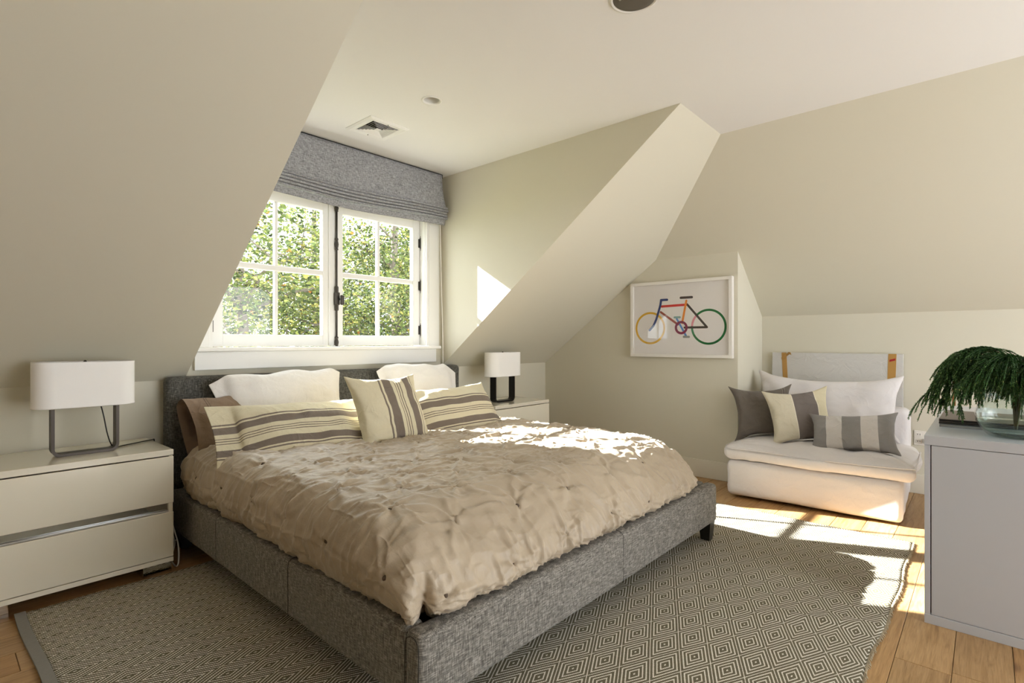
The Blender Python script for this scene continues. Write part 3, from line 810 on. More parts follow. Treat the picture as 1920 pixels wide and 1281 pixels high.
def leg(x, y):
    t, b = 0.034, 0.024; V = []
    for h, s in ((0.0, b), (0.106, t)):
        for sx, sy in ((-1, -1), (1, -1), (1, 1), (-1, 1)): V.append((x + sx * s, y + sy * s, 0.012 + h))
    mesh('leg', V, [list(f) for f in BOXF], Mat('black_wood', lin('#14110f'), 0.35).m if 'black_wood' not in bpy.data.materials else bpy.data.materials['black_wood'], bed)
for x, y in ((2.918, 1.165), (0.945, 1.165), (0.945, 3.2), (2.918, 3.2), (1.93, 1.6)): leg(x, y)

M_SHEET = cloth('taupe_cotton', '#8b7765', 700, 0.08, 0.25, 0.8, 1.5)
V, F, N_ = rbox(0.935, 2.765, 1.225, 3.245, 0.29, 0.505, 0.06, (20, 22, 5))
tag(mesh('mattress', V, F, M_SHEET, smooth=True, root=True), 'mattress in a taupe fitted sheet, seen beside the headboard', 'mattress')

# quilted duvet: a rounded slab whose unrolled surface carries a lattice of gathered tufts
DX0, DX1, DY0, DY1, DZ0, DZ1, DR = 0.888, 2.80, 1.150, 3.10, 0.298, 0.572, 0.13
V, F, N_ = rbox(DX0, DX1, DY0, DY1, DZ0, DZ1, DR, (300, 310, 8), 22)
keep = None
hyp = np.hypot(N_[:, 0], N_[:, 1]) + 1e-9
th = np.arctan2(hyp, N_[:, 2])
run = DR * th + np.clip((DZ1 - DR) - V[:, 2], 0, 1) * (np.abs(N_[:, 2]) < 0.5)
Cx = np.clip(V[:, 0], DX0 + DR, DX1 - DR); Cy = np.clip(V[:, 1], DY0 + DR, DY1 - DR)
U_ = Cx + run * N_[:, 0] / hyp * (hyp > 1e-6); V_ = Cy + run * N_[:, 1] / hyp * (hyp > 1e-6)
side_foot = np.clip(-N_[:, 1], 0, 1) * np.clip((th - 0.1) / 0.8, 0, 1)
top = np.clip(N_[:, 2], 0, 1)
tufts = []
for i in range(-3, 15):
    for j in range(-4, 8):
        tufts.append((0.99 + 0.152 * i + random.uniform(-.012, .012), 1.43 + 0.155 * (i % 2) + 0.31 * j + random.uniform(-.015, .015)))
UV2 = np.stack([U_, V_, 0 * U_], 1)
H = np.zeros(len(V)); near = np.full(len(V), 9.0)
for tx, ty in tufts:
    dx = U_ - tx; dy = V_ - ty; r2 = dx * dx + dy * dy
    k = np.where(r2 < 0.035)[0]
    if not len(k): continue
    r = np.sqrt(r2[k]); a = np.arctan2(dy[k], dx[k]); near[k] = np.minimum(near[k], r)
    h = -0.009 * np.exp(-(r / 0.012) ** 2) - 0.010 * np.exp(-(r / 0.05) ** 2)
    base = random.uniform(0, 6.28); nr_ = random.choice((9, 10, 11))
    for q in range(nr_):
        al = base + 2 * PI * q / nr_ + random.uniform(-.2, .2); L_ = random.uniform(0.03, 0.10) * (1.5 if q % 3 == 0 else 0.8)
        c_, s_ = math.cos(al), math.sin(al)
        alng = dx[k] * c_ + dy[k] * s_; perp = dy[k] * c_ - dx[k] * s_ + random.uniform(-3, 3) * alng ** 2
        wd = 0.0062 + 0.10 * np.maximum(alng, 0)
        h += random.uniform(0.011, 0.023) * np.exp(-(perp / wd) ** 2) * np.exp(-alng / L_) * np.clip(alng / 0.014, 0, 1)
    H[k] += h
H += 0.006 * np.clip(near / 0.10, 0, 1) ** 0.8
def ridge(P, s, seed, pw=2.0):
    return (1 - np.abs(2 * vnoise(P, s, seed) - 1)) ** pw
warp = 0.05 * (vnoise(UV2, 6, 21) - .5); warp2 = 0.05 * (vnoise(UV2, 6, 22) - .5)
A1 = np.stack([(U_ + warp) * 4.5 + (V_) * 1.5, (V_ + warp2) * 21 + U_ * 3, 0 * U_], 1)
A2 = np.stack([(U_ + warp) * 24, (V_ + warp2) * 4, 0 * U_], 1)
fade = 0.35 + 0.65 * vnoise(UV2, 4.0, 31)
damp = np.clip(near / 0.03, 0, 1)
ra = ridge(A1 * 0.8, 1.0, 41, 4) * 0.012 + ridge(A1, 1.8, 43, 5) * 0.008 + ridge(A2 * 0.5, 1.0, 45, 7) * 0.008
rb = ridge(A2, 1.0, 51, 3) * 0.021 + ridge(A2, 1.9, 53, 3) * 0.010
H += fade * damp * (ra * (1 - side_foot) + rb * side_foot) + damp * ridge(UV2 + warp[:, None], 16, 61, 7) * 0.004
H += 0.010 * (vnoise(UV2, 2.6, 71) - .5)
phi = np.arctan2(-N_[:, 1], -N_[:, 0])
cor = np.clip((th - 0.6) / 0.8, 0, 1) ** 1.5 * np.exp(-((phi - 0.95 + 0.25 * (0.45 - V[:, 2])) / 0.13) ** 2)
H -= 0.045 * cor; H += 0.02 * np.clip(th / 1.3, 0, 1) ** 2 * np.exp(-((phi - 0.62) / 0.2) ** 2) * (V[:, 0] < 1.1)
# seams of the corner fold at the foot
P = V + N_ * H[:, None]
fy = np.clip((1.45 - V[:, 1]) / 0.30, 0, 1)
P[:, 2] -= 0.16 * fy ** 2 * np.clip((V[:, 2] - 0.33) / 0.24, 0, 1)
low = np.clip((0.36 - P[:, 2]) / 0.06, 0, 1) * (1 - top)
P[:, 2] += low * 0.016 * (vnoise(UV2, 9, 81) - .4)
M_DUVET = Mat('champagne_sateen', None, 0.42, spec=0.35)
co = M_DUVET.coord()
f1 = M_DUVET.noise(co, 3.0, 3)
M_DUVET.color(M_DUVET.ramp(f1, [(0.3, lin('#a89984')), (0.7, lin('#b7a892'))]))
cr = M_DUVET.noise(M_DUVET.mapping(co, (10, 34, 20)), 1.6, 5, 0.62, 1.2); cr2 = M_DUVET.noise(M_DUVET.mapping(co, (38, 12, 20)), 1.6, 4, 0.6, 1.2)
M_DUVET.bump(M_DUVET.math('ADD', cr, M_DUVET.math('MULTIPLY', cr2, 0.6)), 0.22, 0.008); M_DUVET.sheen(0.25, 0.35)
duv = thing('duvet', 'champagne satin duvet gathered into rows of small tufts, on the bed', 'duvet', (1.844, 2.1, 0.3))
F = [f for f in F if not all(N_[i, 2] < -0.9 for i in f)]      # open underneath, draped over the mattress
mesh('cover', P, F, M_DUVET.m, duv, True)
km = Mat('shaded_tuft_thread', lin('#56483a'), 0.8).m  # thread brown, darkened to include the shadow in each tuft dip
kV, kF = lathe([(0.0, -0.007), (0.007, -0.003), (0.0095, 0.001), (0.006, 0.0065), (0.0, 0.009)], 8)
knot0 = None
for tx, ty in tufts:
    d2 = (U_ - tx) ** 2 + (V_ - ty) ** 2; i = int(np.argmin(d2))
    if d2[i] > 0.0004 or N_[i, 2] < -0.3 or (ty > 2.9): continue
    if knot0 is None:
        knot0 = o = mesh('knot', kV, kF, km, duv, True, local=True)
    else: o = link('knot', knot0.data, duv)
    o.location = Vector(P[i] + N_[i] * 0.006) - duv.location
    o.rotation_euler = Vector(N_[i]).to_track_quat('Z', 'Y').to_euler()

# ------------------------------------------------------------------ cushions (small cloth solve in numpy)
def cushion(w, h, T, nu=46, nv=30, seed=0, flange=(0, 0, 0, 0), open_left=False, iters=170, sag=0.25, wrinkle=1.0, pw=(2.4, 0.55), ears=0.035):
    """two cloth sheets sewn together and plumped; flange = welded border (left, right, bottom, top)"""
    r = np.random.default_rng(seed)
    u = np.linspace(0, 1, nu); v = np.linspace(0, 1, nv); gu, gv = np.meshgrid(u, v, indexing='ij')
    a = np.clip((gu * w - flange[0]) / (w - flange[0] - flange[1]), 0, 1); b = np.clip((gv * h - flange[2]) / (h - flange[2] - flange[3]), 0, 1)
    if open_left: a2 = np.clip(0.32 + 0.68 * a, 0, 1)
    else: a2 = a
    fx = (1 - np.abs(2 * a2 - 1) ** pw[0]); fy = (1 - np.abs(2 * b - 1) ** pw[0])
    prof = T / 2 * (np.clip(fx, 0, 1) * np.clip(fy, 0, 1)) ** pw[1] * (1 + sag * (0.5 - b))
    N0 = np.stack([gu * 7 * w / .5, gv * 7 * h / .5, 0 * gu], -1).reshape(-1, 3)
    inside = (a > 0) & (a < 1) & (b > 0) & (b < 1)
    weld = ~inside
    if open_left: weld = weld & ~((a <= 0) & (b > 0) & (b < 1))
    P = np.zeros((2, nu, nv, 3)); P[..., 0] = (gu - .5) * w; P[..., 1] = (gv - .5) * h
    Z0 = np.stack([prof, -prof])
    for s in (0, 1):
        n1 = vnoise(N0, 1.0, seed * 3 + s + 5).reshape(nu, nv) - .5; n2 = vnoise(N0 * np.array([1, 2.2, 1]), 1.7, seed * 5 + s + 9).reshape(nu, nv) - .5
        Z0[s] += (0.020 * n1 + 0.011 * n2) * wrinkle * inside * (1 if s == 0 else -1)
    P[..., 2] = Z0 * 0.2 + r.normal(0, 0.0015, Z0.shape)
    du, dv = w / (nu - 1), h / (nv - 1); dd = math.hypot(du, dv)
    def con(A, B, L, k):
        d = B - A; l = np.linalg.norm(d, axis=-1, keepdims=True) + 1e-9; c = d * (k * 0.5 * (l - L) / l); A += c; B -= c
    nz = np.stack([(vnoise(N0, 2.5, seed + 77).reshape(nu, nv) - .5), (vnoise(N0, 2.5, seed + 78).reshape(nu, nv) - .5)])
    for it in range(iters):
        P[..., 2] += 0.10 * (Z0 * min(1, it / 50 + .2) - P[..., 2]) * np.where(weld, 0.15, 1.0)
        for rep in range(2):
            for s in (0, 1):
                con(P[:, s:-1:2], P[:, s + 1::2], du, 0.9); con(P[:, :, s:-1:2], P[:, :, s + 1::2], dv, 0.9)
                con(P[:, s:-1:2, :-1], P[:, s + 1::2, 1:], dd, 0.25); con(P[:, s:-1:2, 1:], P[:, s + 1::2, :-1], dd, 0.25)
            m = P.mean(0); P[:, weld] = m[weld][None]
    P[..., 0] -= (P[..., 0].max() + P[..., 0].min()) / 2; P[..., 1] -= (P[..., 1].max() + P[..., 1].min()) / 2
    P[..., 0] *= w / (P[..., 0].max() - P[..., 0].min()); P[..., 1] *= h / (P[..., 1].max() - P[..., 1].min())
    ax_, ay_ = 2 * P[..., 0] / w, 2 * P[..., 1] / h; m_ = min(w, h)
    P[..., 0] -= np.sign(ax_) * ears * m_ * (1 - ay_ ** 2) * np.abs(ax_) ** 4
    P[..., 1] -= np.sign(ay_) * ears * m_ * (1 - ax_ ** 2) * np.abs(ay_) ** 4
    # weld rim vertices into one mesh
    ids = np.empty((2, nu, nv), int); ids[0] = np.arange(nu * nv).reshape(nu, nv); rim = np.zeros((nu, nv), bool)
    rim[0] = rim[-1] = True; rim[:, 0] = rim[:, -1] = True
    if open_left: rim[0, 1:-1] = False
    VV = [P[0].reshape(-1, 3)]; UVs = [np.stack([gu, gv], -1).reshape(-1, 2)]
    nb = nu * nv; ids[1][rim] = ids[0][rim]
    k = np.where(~rim.ravel())[0]; ids[1].ravel()[k] = 0
    t = ids[1].reshape(-1).copy(); t[k] = nb + np.arange(len(k)); ids[1] = t.reshape(nu, nv)
    back = P[1].reshape(-1, 3)[k].copy()
    wl = weld.ravel()[k]; back[wl, 2] -= 0.004
    VV.append(back); UVs.append(UVs[0][k])
    V = np.concatenate(VV); UVc = np.concatenate(UVs)
    f0 = np.stack([ids[0][:-1, :-1], ids[0][1:, :-1], ids[0][1:, 1:], ids[0][:-1, 1:]], -1).reshape(-1, 4)
    f1 = np.stack([ids[1][:-1, :-1], ids[1][:-1, 1:], ids[1][1:, 1:], ids[1][1:, :-1]], -1).reshape(-1, 4)
    return V, np.concatenate([f0, f1]), UVc

def place(name, data, mat, label, cat, tl, tr, bl_, br, off=0.0, group=None, bend=0.0, fn=None):
    """tl/tr/bl/br: where the front corners stand in the room"""
    V, F, uv = data
    tl, tr, bl_, br = map(Vector, (tl, tr, bl_, br))
    X = ((tr - tl) + (br - bl_)).normalized(); Y = ((tl - bl_) + (tr - br)); Y = (Y - X * Y.dot(X)).normalized(); Z = X.cross(Y)
    c = (tl + tr + bl_ + br) / 4 - Z * off
    V = np.array(V)
    if fn: fn(V)
    if bend: V[:, 2] -= bend * (V[:, 0] ** 2)
    o = mesh(name, V, F, mat, None, True, local=True, uv=uv)
    M4 = Matrix((X, Y, Z)).transposed().to_4x4(); M4.translation = c
    o.matrix_world = M4
    subsurf(o); tag(o, label, cat, group)
    return o

CR, BR, TH = '#d9d0b4', '#7d7268', '#776c62'
def band(seq): return seq
LONG = [(0, CR), (0.165, BR), (0.185, CR), (0.205, BR), (0.30, CR), (0.385, TH), (0.397, CR), (0.42, TH), (0.432, CR), (0.455, TH), (0.467, CR),
        (0.53, BR), (0.635, CR), (0.66, BR), (0.682, CR)]
M_LONG = stripes('striped_linen_long', 'v', LONG)
SQR = [(0, CR), (0.375, BR), (0.395, CR), (0.425, BR), (0.535, CR), (0.575, TH), (0.585, CR), (0.605, TH), (0.615, CR), (0.635, TH), (0.645, CR), (0.70, BR), (0.81, CR), (0.84, BR), (0.855, CR)]
M_SQR = stripes('striped_linen_square', 'u', SQR)
M_TAUPE = stripes('taupe_hemmed', 'u', [(0, '#8e7a68'), (0.135, '#5f5045'), (0.140, '#8e7a68'), (0.150, '#6b5b4e'), (0.154, '#8e7a68')])
M_WHITEL = cloth('white_cotton', '#e2dfdc', 700, 0.05, 0.2, 0.8, 0.9)

def droop(V):
    w = 0.80
    d = np.clip((-w / 2 + 0.10 - V[:, 0]) / 0.10, 0, 1); v = np.clip(V[:, 1] / 0.46 + .5, 0, 1)
    V[:, 1] -= 0.065 * d; V[:, 0] += d * 0.10 * (1 - v); V[:, 2] -= 0.02 * d
    V[:, 1] += v ** 3 * (0.016 * np.sin(V[:, 0] * 9 + 1.0) + 0.006 * np.sin(V[:, 0] * 23))
    d2 = np.clip((V[:, 0] - w / 2 + 0.07) / 0.07, 0, 1); V[:, 1] -= 0.03 * d2; V[:, 0] -= 0.03 * d2 * (1 - v)
def slump(V):
    v = np.clip(V[:, 1] / 0.46 + .5, 0, 1)
    V[:, 1] += v ** 3 * (0.014 * np.sin(V[:, 0] * 11 + 2.0) + 0.006 * np.sin(V[:, 0] * 27))
    d = np.clip((-0.37 + 0.09 - V[:, 0]) / 0.09, 0, 1); V[:, 1] -= 0.06 * d; V[:, 0] += 0.05 * d * (1 - v)
    d = np.clip((V[:, 0] - 0.37 + 0.12) / 0.12, 0, 1); V[:, 1] -= 0.10 * d * v; V[:, 0] += 0.02 * d * (1 - v)
PG = 'pillows heaped against the headboard'
place('pillow', cushion(0.74, 0.42, 0.17, seed=1, open_left=True, flange=(0.02, 0, 0, 0), wrinkle=1.6), M_TAUPE, 'taupe pillow with an open hemmed end, behind the long striped pillow', 'pillow',
      (0.885, 3.10, 0.82), (1.60, 3.16, 0.83), (0.95, 2.92, 0.53), (1.66, 2.98, 0.53), 0.05, PG)
place('pillow', cushion(0.80, 0.46, 0.15, seed=2, flange=(0.085, 0.05, 0.03, 0.012)), M_WHITEL, 'white pillow with a drooping flange, standing left of centre against the headboard', 'pillow',
      (1.055, 3.14, 0.95), (1.815, 3.14, 0.955), (1.06, 3.02, 0.53), (1.83, 3.02, 0.53), 0.03, PG, fn=droop)
place('pillow', cushion(0.74, 0.46, 0.15, seed=3, flange=(0.05, 0.06, 0.03, 0.012)), M_WHITEL, 'white pillow standing against the headboard beside the black-framed lamp', 'pillow',
      (2.10, 3.14, 0.98), (2.81, 3.14, 0.98), (2.10, 3.02, 0.54), (2.84, 3.02, 0.52), 0.03, PG, fn=slump)
lp = place('pillow', cushion(0.82, 0.43, 0.15, nu=56, seed=4, flange=(0.12, 0, 0, 0)), M_LONG, 'long cream pillow with brown woven stripes and a flapped end, left side of the bed', 'pillow',
      (0.93, 2.86, 0.835), (1.70, 2.76, 0.815), (0.985, 2.54, 0.555), (1.62, 2.44, 0.555), 0.06, PG)
place('pillow', cushion(0.68, 0.42, 0.15, seed=5, ears=0.05), M_LONG, 'long cream pillow with brown woven stripes, right of the square one', 'pillow',
      (1.98, 2.63, 0.822), (2.655, 2.58, 0.858), (1.90, 2.40, 0.555), (2.545, 2.34, 0.555), 0.055, PG)
place('pillow', cushion(0.47, 0.46, 0.14, 36, 36, seed=6, ears=0.06), M_SQR, 'square cream pillow with upright brown stripes, in front of the long ones', 'pillow',
      (1.535, 2.585, 0.94), (2.01, 2.56, 0.93), (1.53, 2.37, 0.55), (1.985, 2.345, 0.55), 0.05, PG)

# ------------------------------------------------------------------ slipper chair
M_SLIP = cloth('white_slipcover', '#dad6d6', 800, 0.04, 0.2, 0.85, 0.9)
ch = thing('slipper_chair', 'armless white slipcovered chair in the corner beside the picture wall', 'chair', (4.36, 0.90, 0))
def soft(nm, b, r, n, amp, seed, sc=9, parent=ch, an=(1, 1, 1), fn=None):
    V, F, N_ = rbox(*b, r, n, 5)
    V2 = V + N_ * (amp * (ridge(V * np.array(an), sc, seed, 1.5) - .4))[:, None]
    if fn: V2 = fn(V, V2, N_)
    return mesh(nm, V2, F, M_SLIP, parent, True)
soft('base', (3.875, 4.80, 0.40, 1.42, 0.02, 0.265), 0.035, (30, 34, 14), 0.006, 3, 5, an=(1, 1, 4))
soft('back_frame', (4.60, 4.80, 0.395, 1.425, 0.25, 0.63), 0.045, (8, 30, 14), 0.005, 8)
def puff(V, V2, N_):
    # crown of the loose seat cushion: pinched welted rim, soft valleys across the middle
    x = (V[:, 0] - 3.85) / 0.80; y = (V[:, 1] - 0.335) / 1.10
    rim = np.clip(np.minimum(np.minimum(x, 1 - x), np.minimum(y, 1 - y)) / 0.22, 0, 1)
    c = np.sin(rim * PI / 2)
    up = N_[:, 2] > 0.3; dn = N_[:, 2] < -0.3
    V2[:, 2] += np.where(up, 0.045 * (c - 0.25), 0) - np.where(dn, 0.008 * c, 0)
    val = np.exp(-((y - 0.52 - 0.18 * np.sin(x * 3 + 1)) / 0.05) ** 2) * 0.016 + np.exp(-((y - 0.36 + 0.2 * x) / 0.045) ** 2) * 0.012
    V2[:, 2] -= np.where(up, val * c, 0)
    V2[:, 0] += 0.012 * np.sin(y * 9) * (x < 0.1); V2[:, 1] += 0.012 * np.sin(x * 8) * (np.abs(y - .5) > .45)
    return V2
sc_ = soft('seat_cushion', (3.85, 4.65, 0.335, 1.435, 0.275, 0.372), 0.042, (40, 54, 6), 0.008, 12, 11, fn=puff)
wl = [(3.86, 0.36), (3.85, 0.6), (3.848, 0.9), (3.85, 1.2), (3.862, 1.41), (4.1, 1.437), (4.4, 1.437)]
wl = [(4.5, 0.333), (4.2, 0.333), (3.9, 0.34)] + wl
mesh('welt', *tube(spline([(a - .002, b, 0.352 + 0.006 * math.sin(6 * b)) for a, b in wl], 6), 0.004, 6), M_SLIP, sc_, True)
V, F, uv = cushion(0.98, 0.50, 0.24, 50, 30, seed=21, pw=(3.0, 0.5), sag=0.5)
tl, tr, b_l, b_r = map(Vector, ((4.64, 1.40, 0.885), (4.64, 0.425, 0.865), (4.50, 1.40, 0.40), (4.50, 0.425, 0.40)))
X = ((tr - tl) + (b_r - b_l)).normalized(); Yv = (tl - b_l); Yv = (Yv - X * Yv.dot(X)).normalized(); Z = X.cross(Yv)
W3 = np.array((tl + tr + b_l + b_r) / 4) + V[:, :1] * np.array(X) + V[:, 1:2] * np.array(Yv) + V[:, 2:] * np.array(Z)
W3[:, 2] -= 0.025 * np.cos(np.clip((W3[:, 1] - 0.91) / 0.49, -1, 1) * PI / 2) * np.clip((W3[:, 2] - .6) / .25, 0, 1)
subsurf(mesh('back_cushion', W3, F, M_SLIP, ch, True, uv=uv))
ch.rotation_euler.z = 0.05
M_GREYC = stripes('grey_linen', 'u', [(0, '#6f6861'), (0.80, '#8c867f'), (0.806, '#655e58'), (0.835, '#8c867f'), (0.841, '#6f6861')])
M_BAND = stripes('cream_grey_band', 'u', [(0, '#d3cbb5'), (0.40, '#e4dccb'), (0.412, '#736b66'), (0.735, '#ddd4bf'), (0.75, '#cdc4a6')])
M_STR = stripes('grey_white_band', 'u', [(0, '#8d8a88'), (0.225, '#c9c4bf'), (0.40, '#8d8a88'), (0.60, '#c9c4bf'), (0.775, '#8d8a88')])
CG = 'cushions on the slipper chair'
g0 = place('cushion', cushion(0.48, 0.44, 0.14, 32, 30, seed=31, ears=0.13), M_GREYC, 'plain dark grey cushion with a stitched edge, against the return wall', 'cushion',
      (4.13, 1.452, 0.755), (4.36, 1.09, 0.80), (4.05, 1.375, 0.40), (4.28, 1.02, 0.40), 0.06, CG)
place('cushion', cushion(0.46, 0.42, 0.13, 34, 30, seed=32, ears=0.09), M_BAND, 'cream cushion with one broad grey band, in the middle of the chair', 'cushion',
      (4.06, 1.20, 0.745), (4.30, 0.82, 0.80), (4.00, 1.10, 0.39), (4.20, 0.78, 0.42), 0.05, CG)
place('cushion', cushion(0.52, 0.30, 0.13, 38, 26, seed=33, ears=0.06), M_STR, 'small oblong cushion in grey and white stripes, lying frontmost on the chair', 'cushion',
      (4.10, 0.945, 0.615), (4.12, 0.495, 0.665), (3.985, 0.81, 0.385), (3.995, 0.40, 0.425), 0.045, CG)

# board leaning behind the chair
bd = thing('wrapped_panel', 'white wrapped panel bound with tan tape, leaning behind the chair', 'panel', (4.83, 0.915, 0))
def lean(V):
    V = np.array(V, float); V[:, 0] += (V[:, 2] / 1.016) * 0.03; return V
V, F = bbox(4.805, 4.827, 0.465, 1.365, 0.0, 1.016, 0.002)
M_WRAP = Mat('foam_wrap', lin('#c9c7c3'), 0.35, spec=0.5); M_WRAP.bump(M_WRAP.noise(M_WRAP.coord(), 9, 4, 0.6, 1.0), 0.5, 0.02)
mesh('board', lean(V), F, M_WRAP.m, bd)
M_TAPE = Mat('tan_tape', lin('#b3894a'), 0.35).m
def tape(y0, y1, z0, z1, t=0.0): 
    V, F = box(4.8035 - t, 4.8055 - t, y0, y1, z0, z1); return lean(V), F
V, F = tape(1.255, 1.292, 0.6, 1.016); V[:, 1] += (V[:, 2] - 1.016) * 0.055; mesh('tape', V, F, M_TAPE, bd)
V, F = tape(0.505, 0.555, 0.6, 1.016); V[:, 1] += (V[:, 2] - 1.016) * -0.03; mesh('tape', V, F, M_TAPE, bd)
mesh('tape_fold', *sweep([(4.828, 1.29, 0.965), (4.822, 1.275, 0.972), (4.815, 1.25, 0.995), (4.80, 1.225, 1.013), (4.795, 1.21, 1.008)], 0.02, 0.0015, (0, 0.25, 0.97)), M_TAPE, bd)
V, F = tape(0.512, 0.548, 0.962, 0.978, 0.002); V[:, 2] += (V[:, 1] - .53) * -0.3; mesh('sticker', V, F, Mat('red_label', lin('#a01f24'), 0.5).m, bd)
tag(bd.children[-1], 'red sticker')

ol = thing('wall_outlet', 'white duplex outlet with a charger on the wall by the chair', 'outlet', (XK, 0.37, 0.355))
mesh('plate', *bbox(XK - 0.006, XK, 0.332, 0.404, 0.352, 0.458, 0.002), gloss('outlet_white', '#e6e2da', 0.35), ol)
for z in (0.380, 0.430):
    s = mesh('socket', *bbox(XK - 0.0085, XK - 0.004, 0.360, 0.392, z - 0.015, z + 0.015, 0.003), bpy.data.materials['outlet_white'], ol)
    for yy in (0.369, 0.383): mesh('slot', *box(XK - 0.009, XK - 0.0083, yy - 0.0015, yy + 0.0015, z - 0.004, z + 0.006), M_DARK, s)
mesh('charger', *bbox(XK - 0.03, XK - 0.0085, 0.332, 0.355, 0.372, 0.402, 0.003), gloss('charger_grey', '#a8a49b', 0.4), ol)

# ------------------------------------------------------------------ cabinet, books, vase
CX, CX1, CY, CY0, CT = 2.647, 3.975, 0.187, -0.62, 0.7385
M_CAB = gloss('pale_grey_lacquer', '#c2c5cb', 0.38, 0.45)
cab = thing('cabinet', 'pale grey lacquered cabinet with a recessed door, under the vase of greenery', 'cabinet', ((CX + CX1) / 2, (CY + CY0) / 2, 0))
mesh('top', *bbox(CX, CX1, CY0, CY + 0.001, 0.7015, CT, 0.0015), M_CAB, cab)
mesh('side_panel', *bbox(CX + 0.0005, CX1, CY - 0.018, CY, 0.036, 0.701, 0.001), M_CAB, cab)
mesh('side_panel', *bbox(CX + 0.0005, CX1, CY0, CY0 + 0.018, 0.036, 0.701, 0.001), M_CAB, cab)
mesh('plinth', *bbox(CX - 0.001, CX1, CY0, CY, 0.0, 0.036, 0.001), M_CAB, cab)
mesh('gap_shade_core', *box(CX + 0.02, CX1 - 0.002, CY0 + 0.018, CY - 0.018, 0.036, 0.7), Mat('gap_shade', lin('#141414'), 0.8).m, cab)  # black filling inside, so the gap round the door reads as shade
mesh('door', *bbox(CX + 0.001, CX + 0.019, CY0 + 0.021, CY - 0.0215, 0.038, 0.6995, 0.001), M_CAB, cab)

def book(label, x0, x1, y0, y1, z0, z1, cover, pages='#b9b6b0', rot=0.0):
    b = thing('book', label, 'book', ((x0 + x1) / 2, (y0 + y1) / 2, z0), 'books under the vase greenery')
    t = 0.003
    cm = gloss('cover_' + cover[1:], cover, 0.4)
    V, F = join([bbox(x0, x1, y0, y1, z0, z0 + t, 0.001, 1), bbox(x0, x1, y0, y1, z1 - t, z1, 0.001, 1), bbox(x0, x1, y1 - t, y1, z0 + t, z1 - t, 0.0008, 1)])
    mesh('cover', V, F, cm, b)
    mesh('pages', *box(x0 + 0.004, x1 - 0.004, y0 + 0.004, y1 - t, z0 + t, z1 - t), Mat('paper_' + cover[1:], lin(pages), 0.8).m, b)
    b.rotation_euler.z = rot; return b
book('slim silver-grey book lying lowest under the dark one', 2.962, 3.38, -0.15, 0.158, CT, CT + 0.012, '#9d9da0')
book('thin black book sandwiched between the silver and the brown ones', 2.966, 3.365, -0.145, 0.160, CT + 0.0125, CT + 0.021, '#1b1a1a', '#8b8884')
book('dark brown book lying topmost beside the glass bowl', 2.968, 3.365, -0.145, 0.160, CT + 0.0215, CT + 0.034, '#5a4d46', '#1d1b1a')

VX, VY = 2.83, -0.08
def vase_mat():
    M = Mat('clear_glass'); M.b.inputs['Transmission Weight'].default_value = 1.0
    M.b.inputs['Roughness'].default_value = 0.0; M.b.inputs['IOR'].default_value = 1.45; return M.m
vs = thing('vase', 'clear round glass bowl vase holding evergreen sprigs', 'vase', (VX, VY, CT))
outer = [(0.0, 0.0), (0.075, 0.0), (0.082, 0.003), (0.098, 0.02), (0.118, 0.055), (0.122, 0.085), (0.112, 0.12), (0.098, 0.145), (0.094, 0.16), (0.097, 0.172)]
inner = [(0.093, 0.172), (0.090, 0.16), (0.094, 0.144), (0.108, 0.12), (0.118, 0.085), (0.114, 0.056), (0.095, 0.024), (0.07, 0.010), (0.0, 0.009)]
mesh('bowl', *lathe([(r, CT + h) for r, h in outer + inner], 40, (VX, VY, 0)), glass_mat('vase_glass', (0.93, 0.96, 0.95, 1), 1.6), vs, True)
M_WATER = Mat('water'); 
mesh('water', *lathe([(0.0, CT + 0.0095), (0.0698, CT + 0.0105), (0.0945, CT + 0.0245), (0.1135, CT + 0.0562), (0.115, CT + 0.065), (0.0, CT + 0.065)], 40, (VX, VY, 0)), glass_mat('water_clear', (0.90, 0.95, 0.93, 1), 1.0), vs, True)

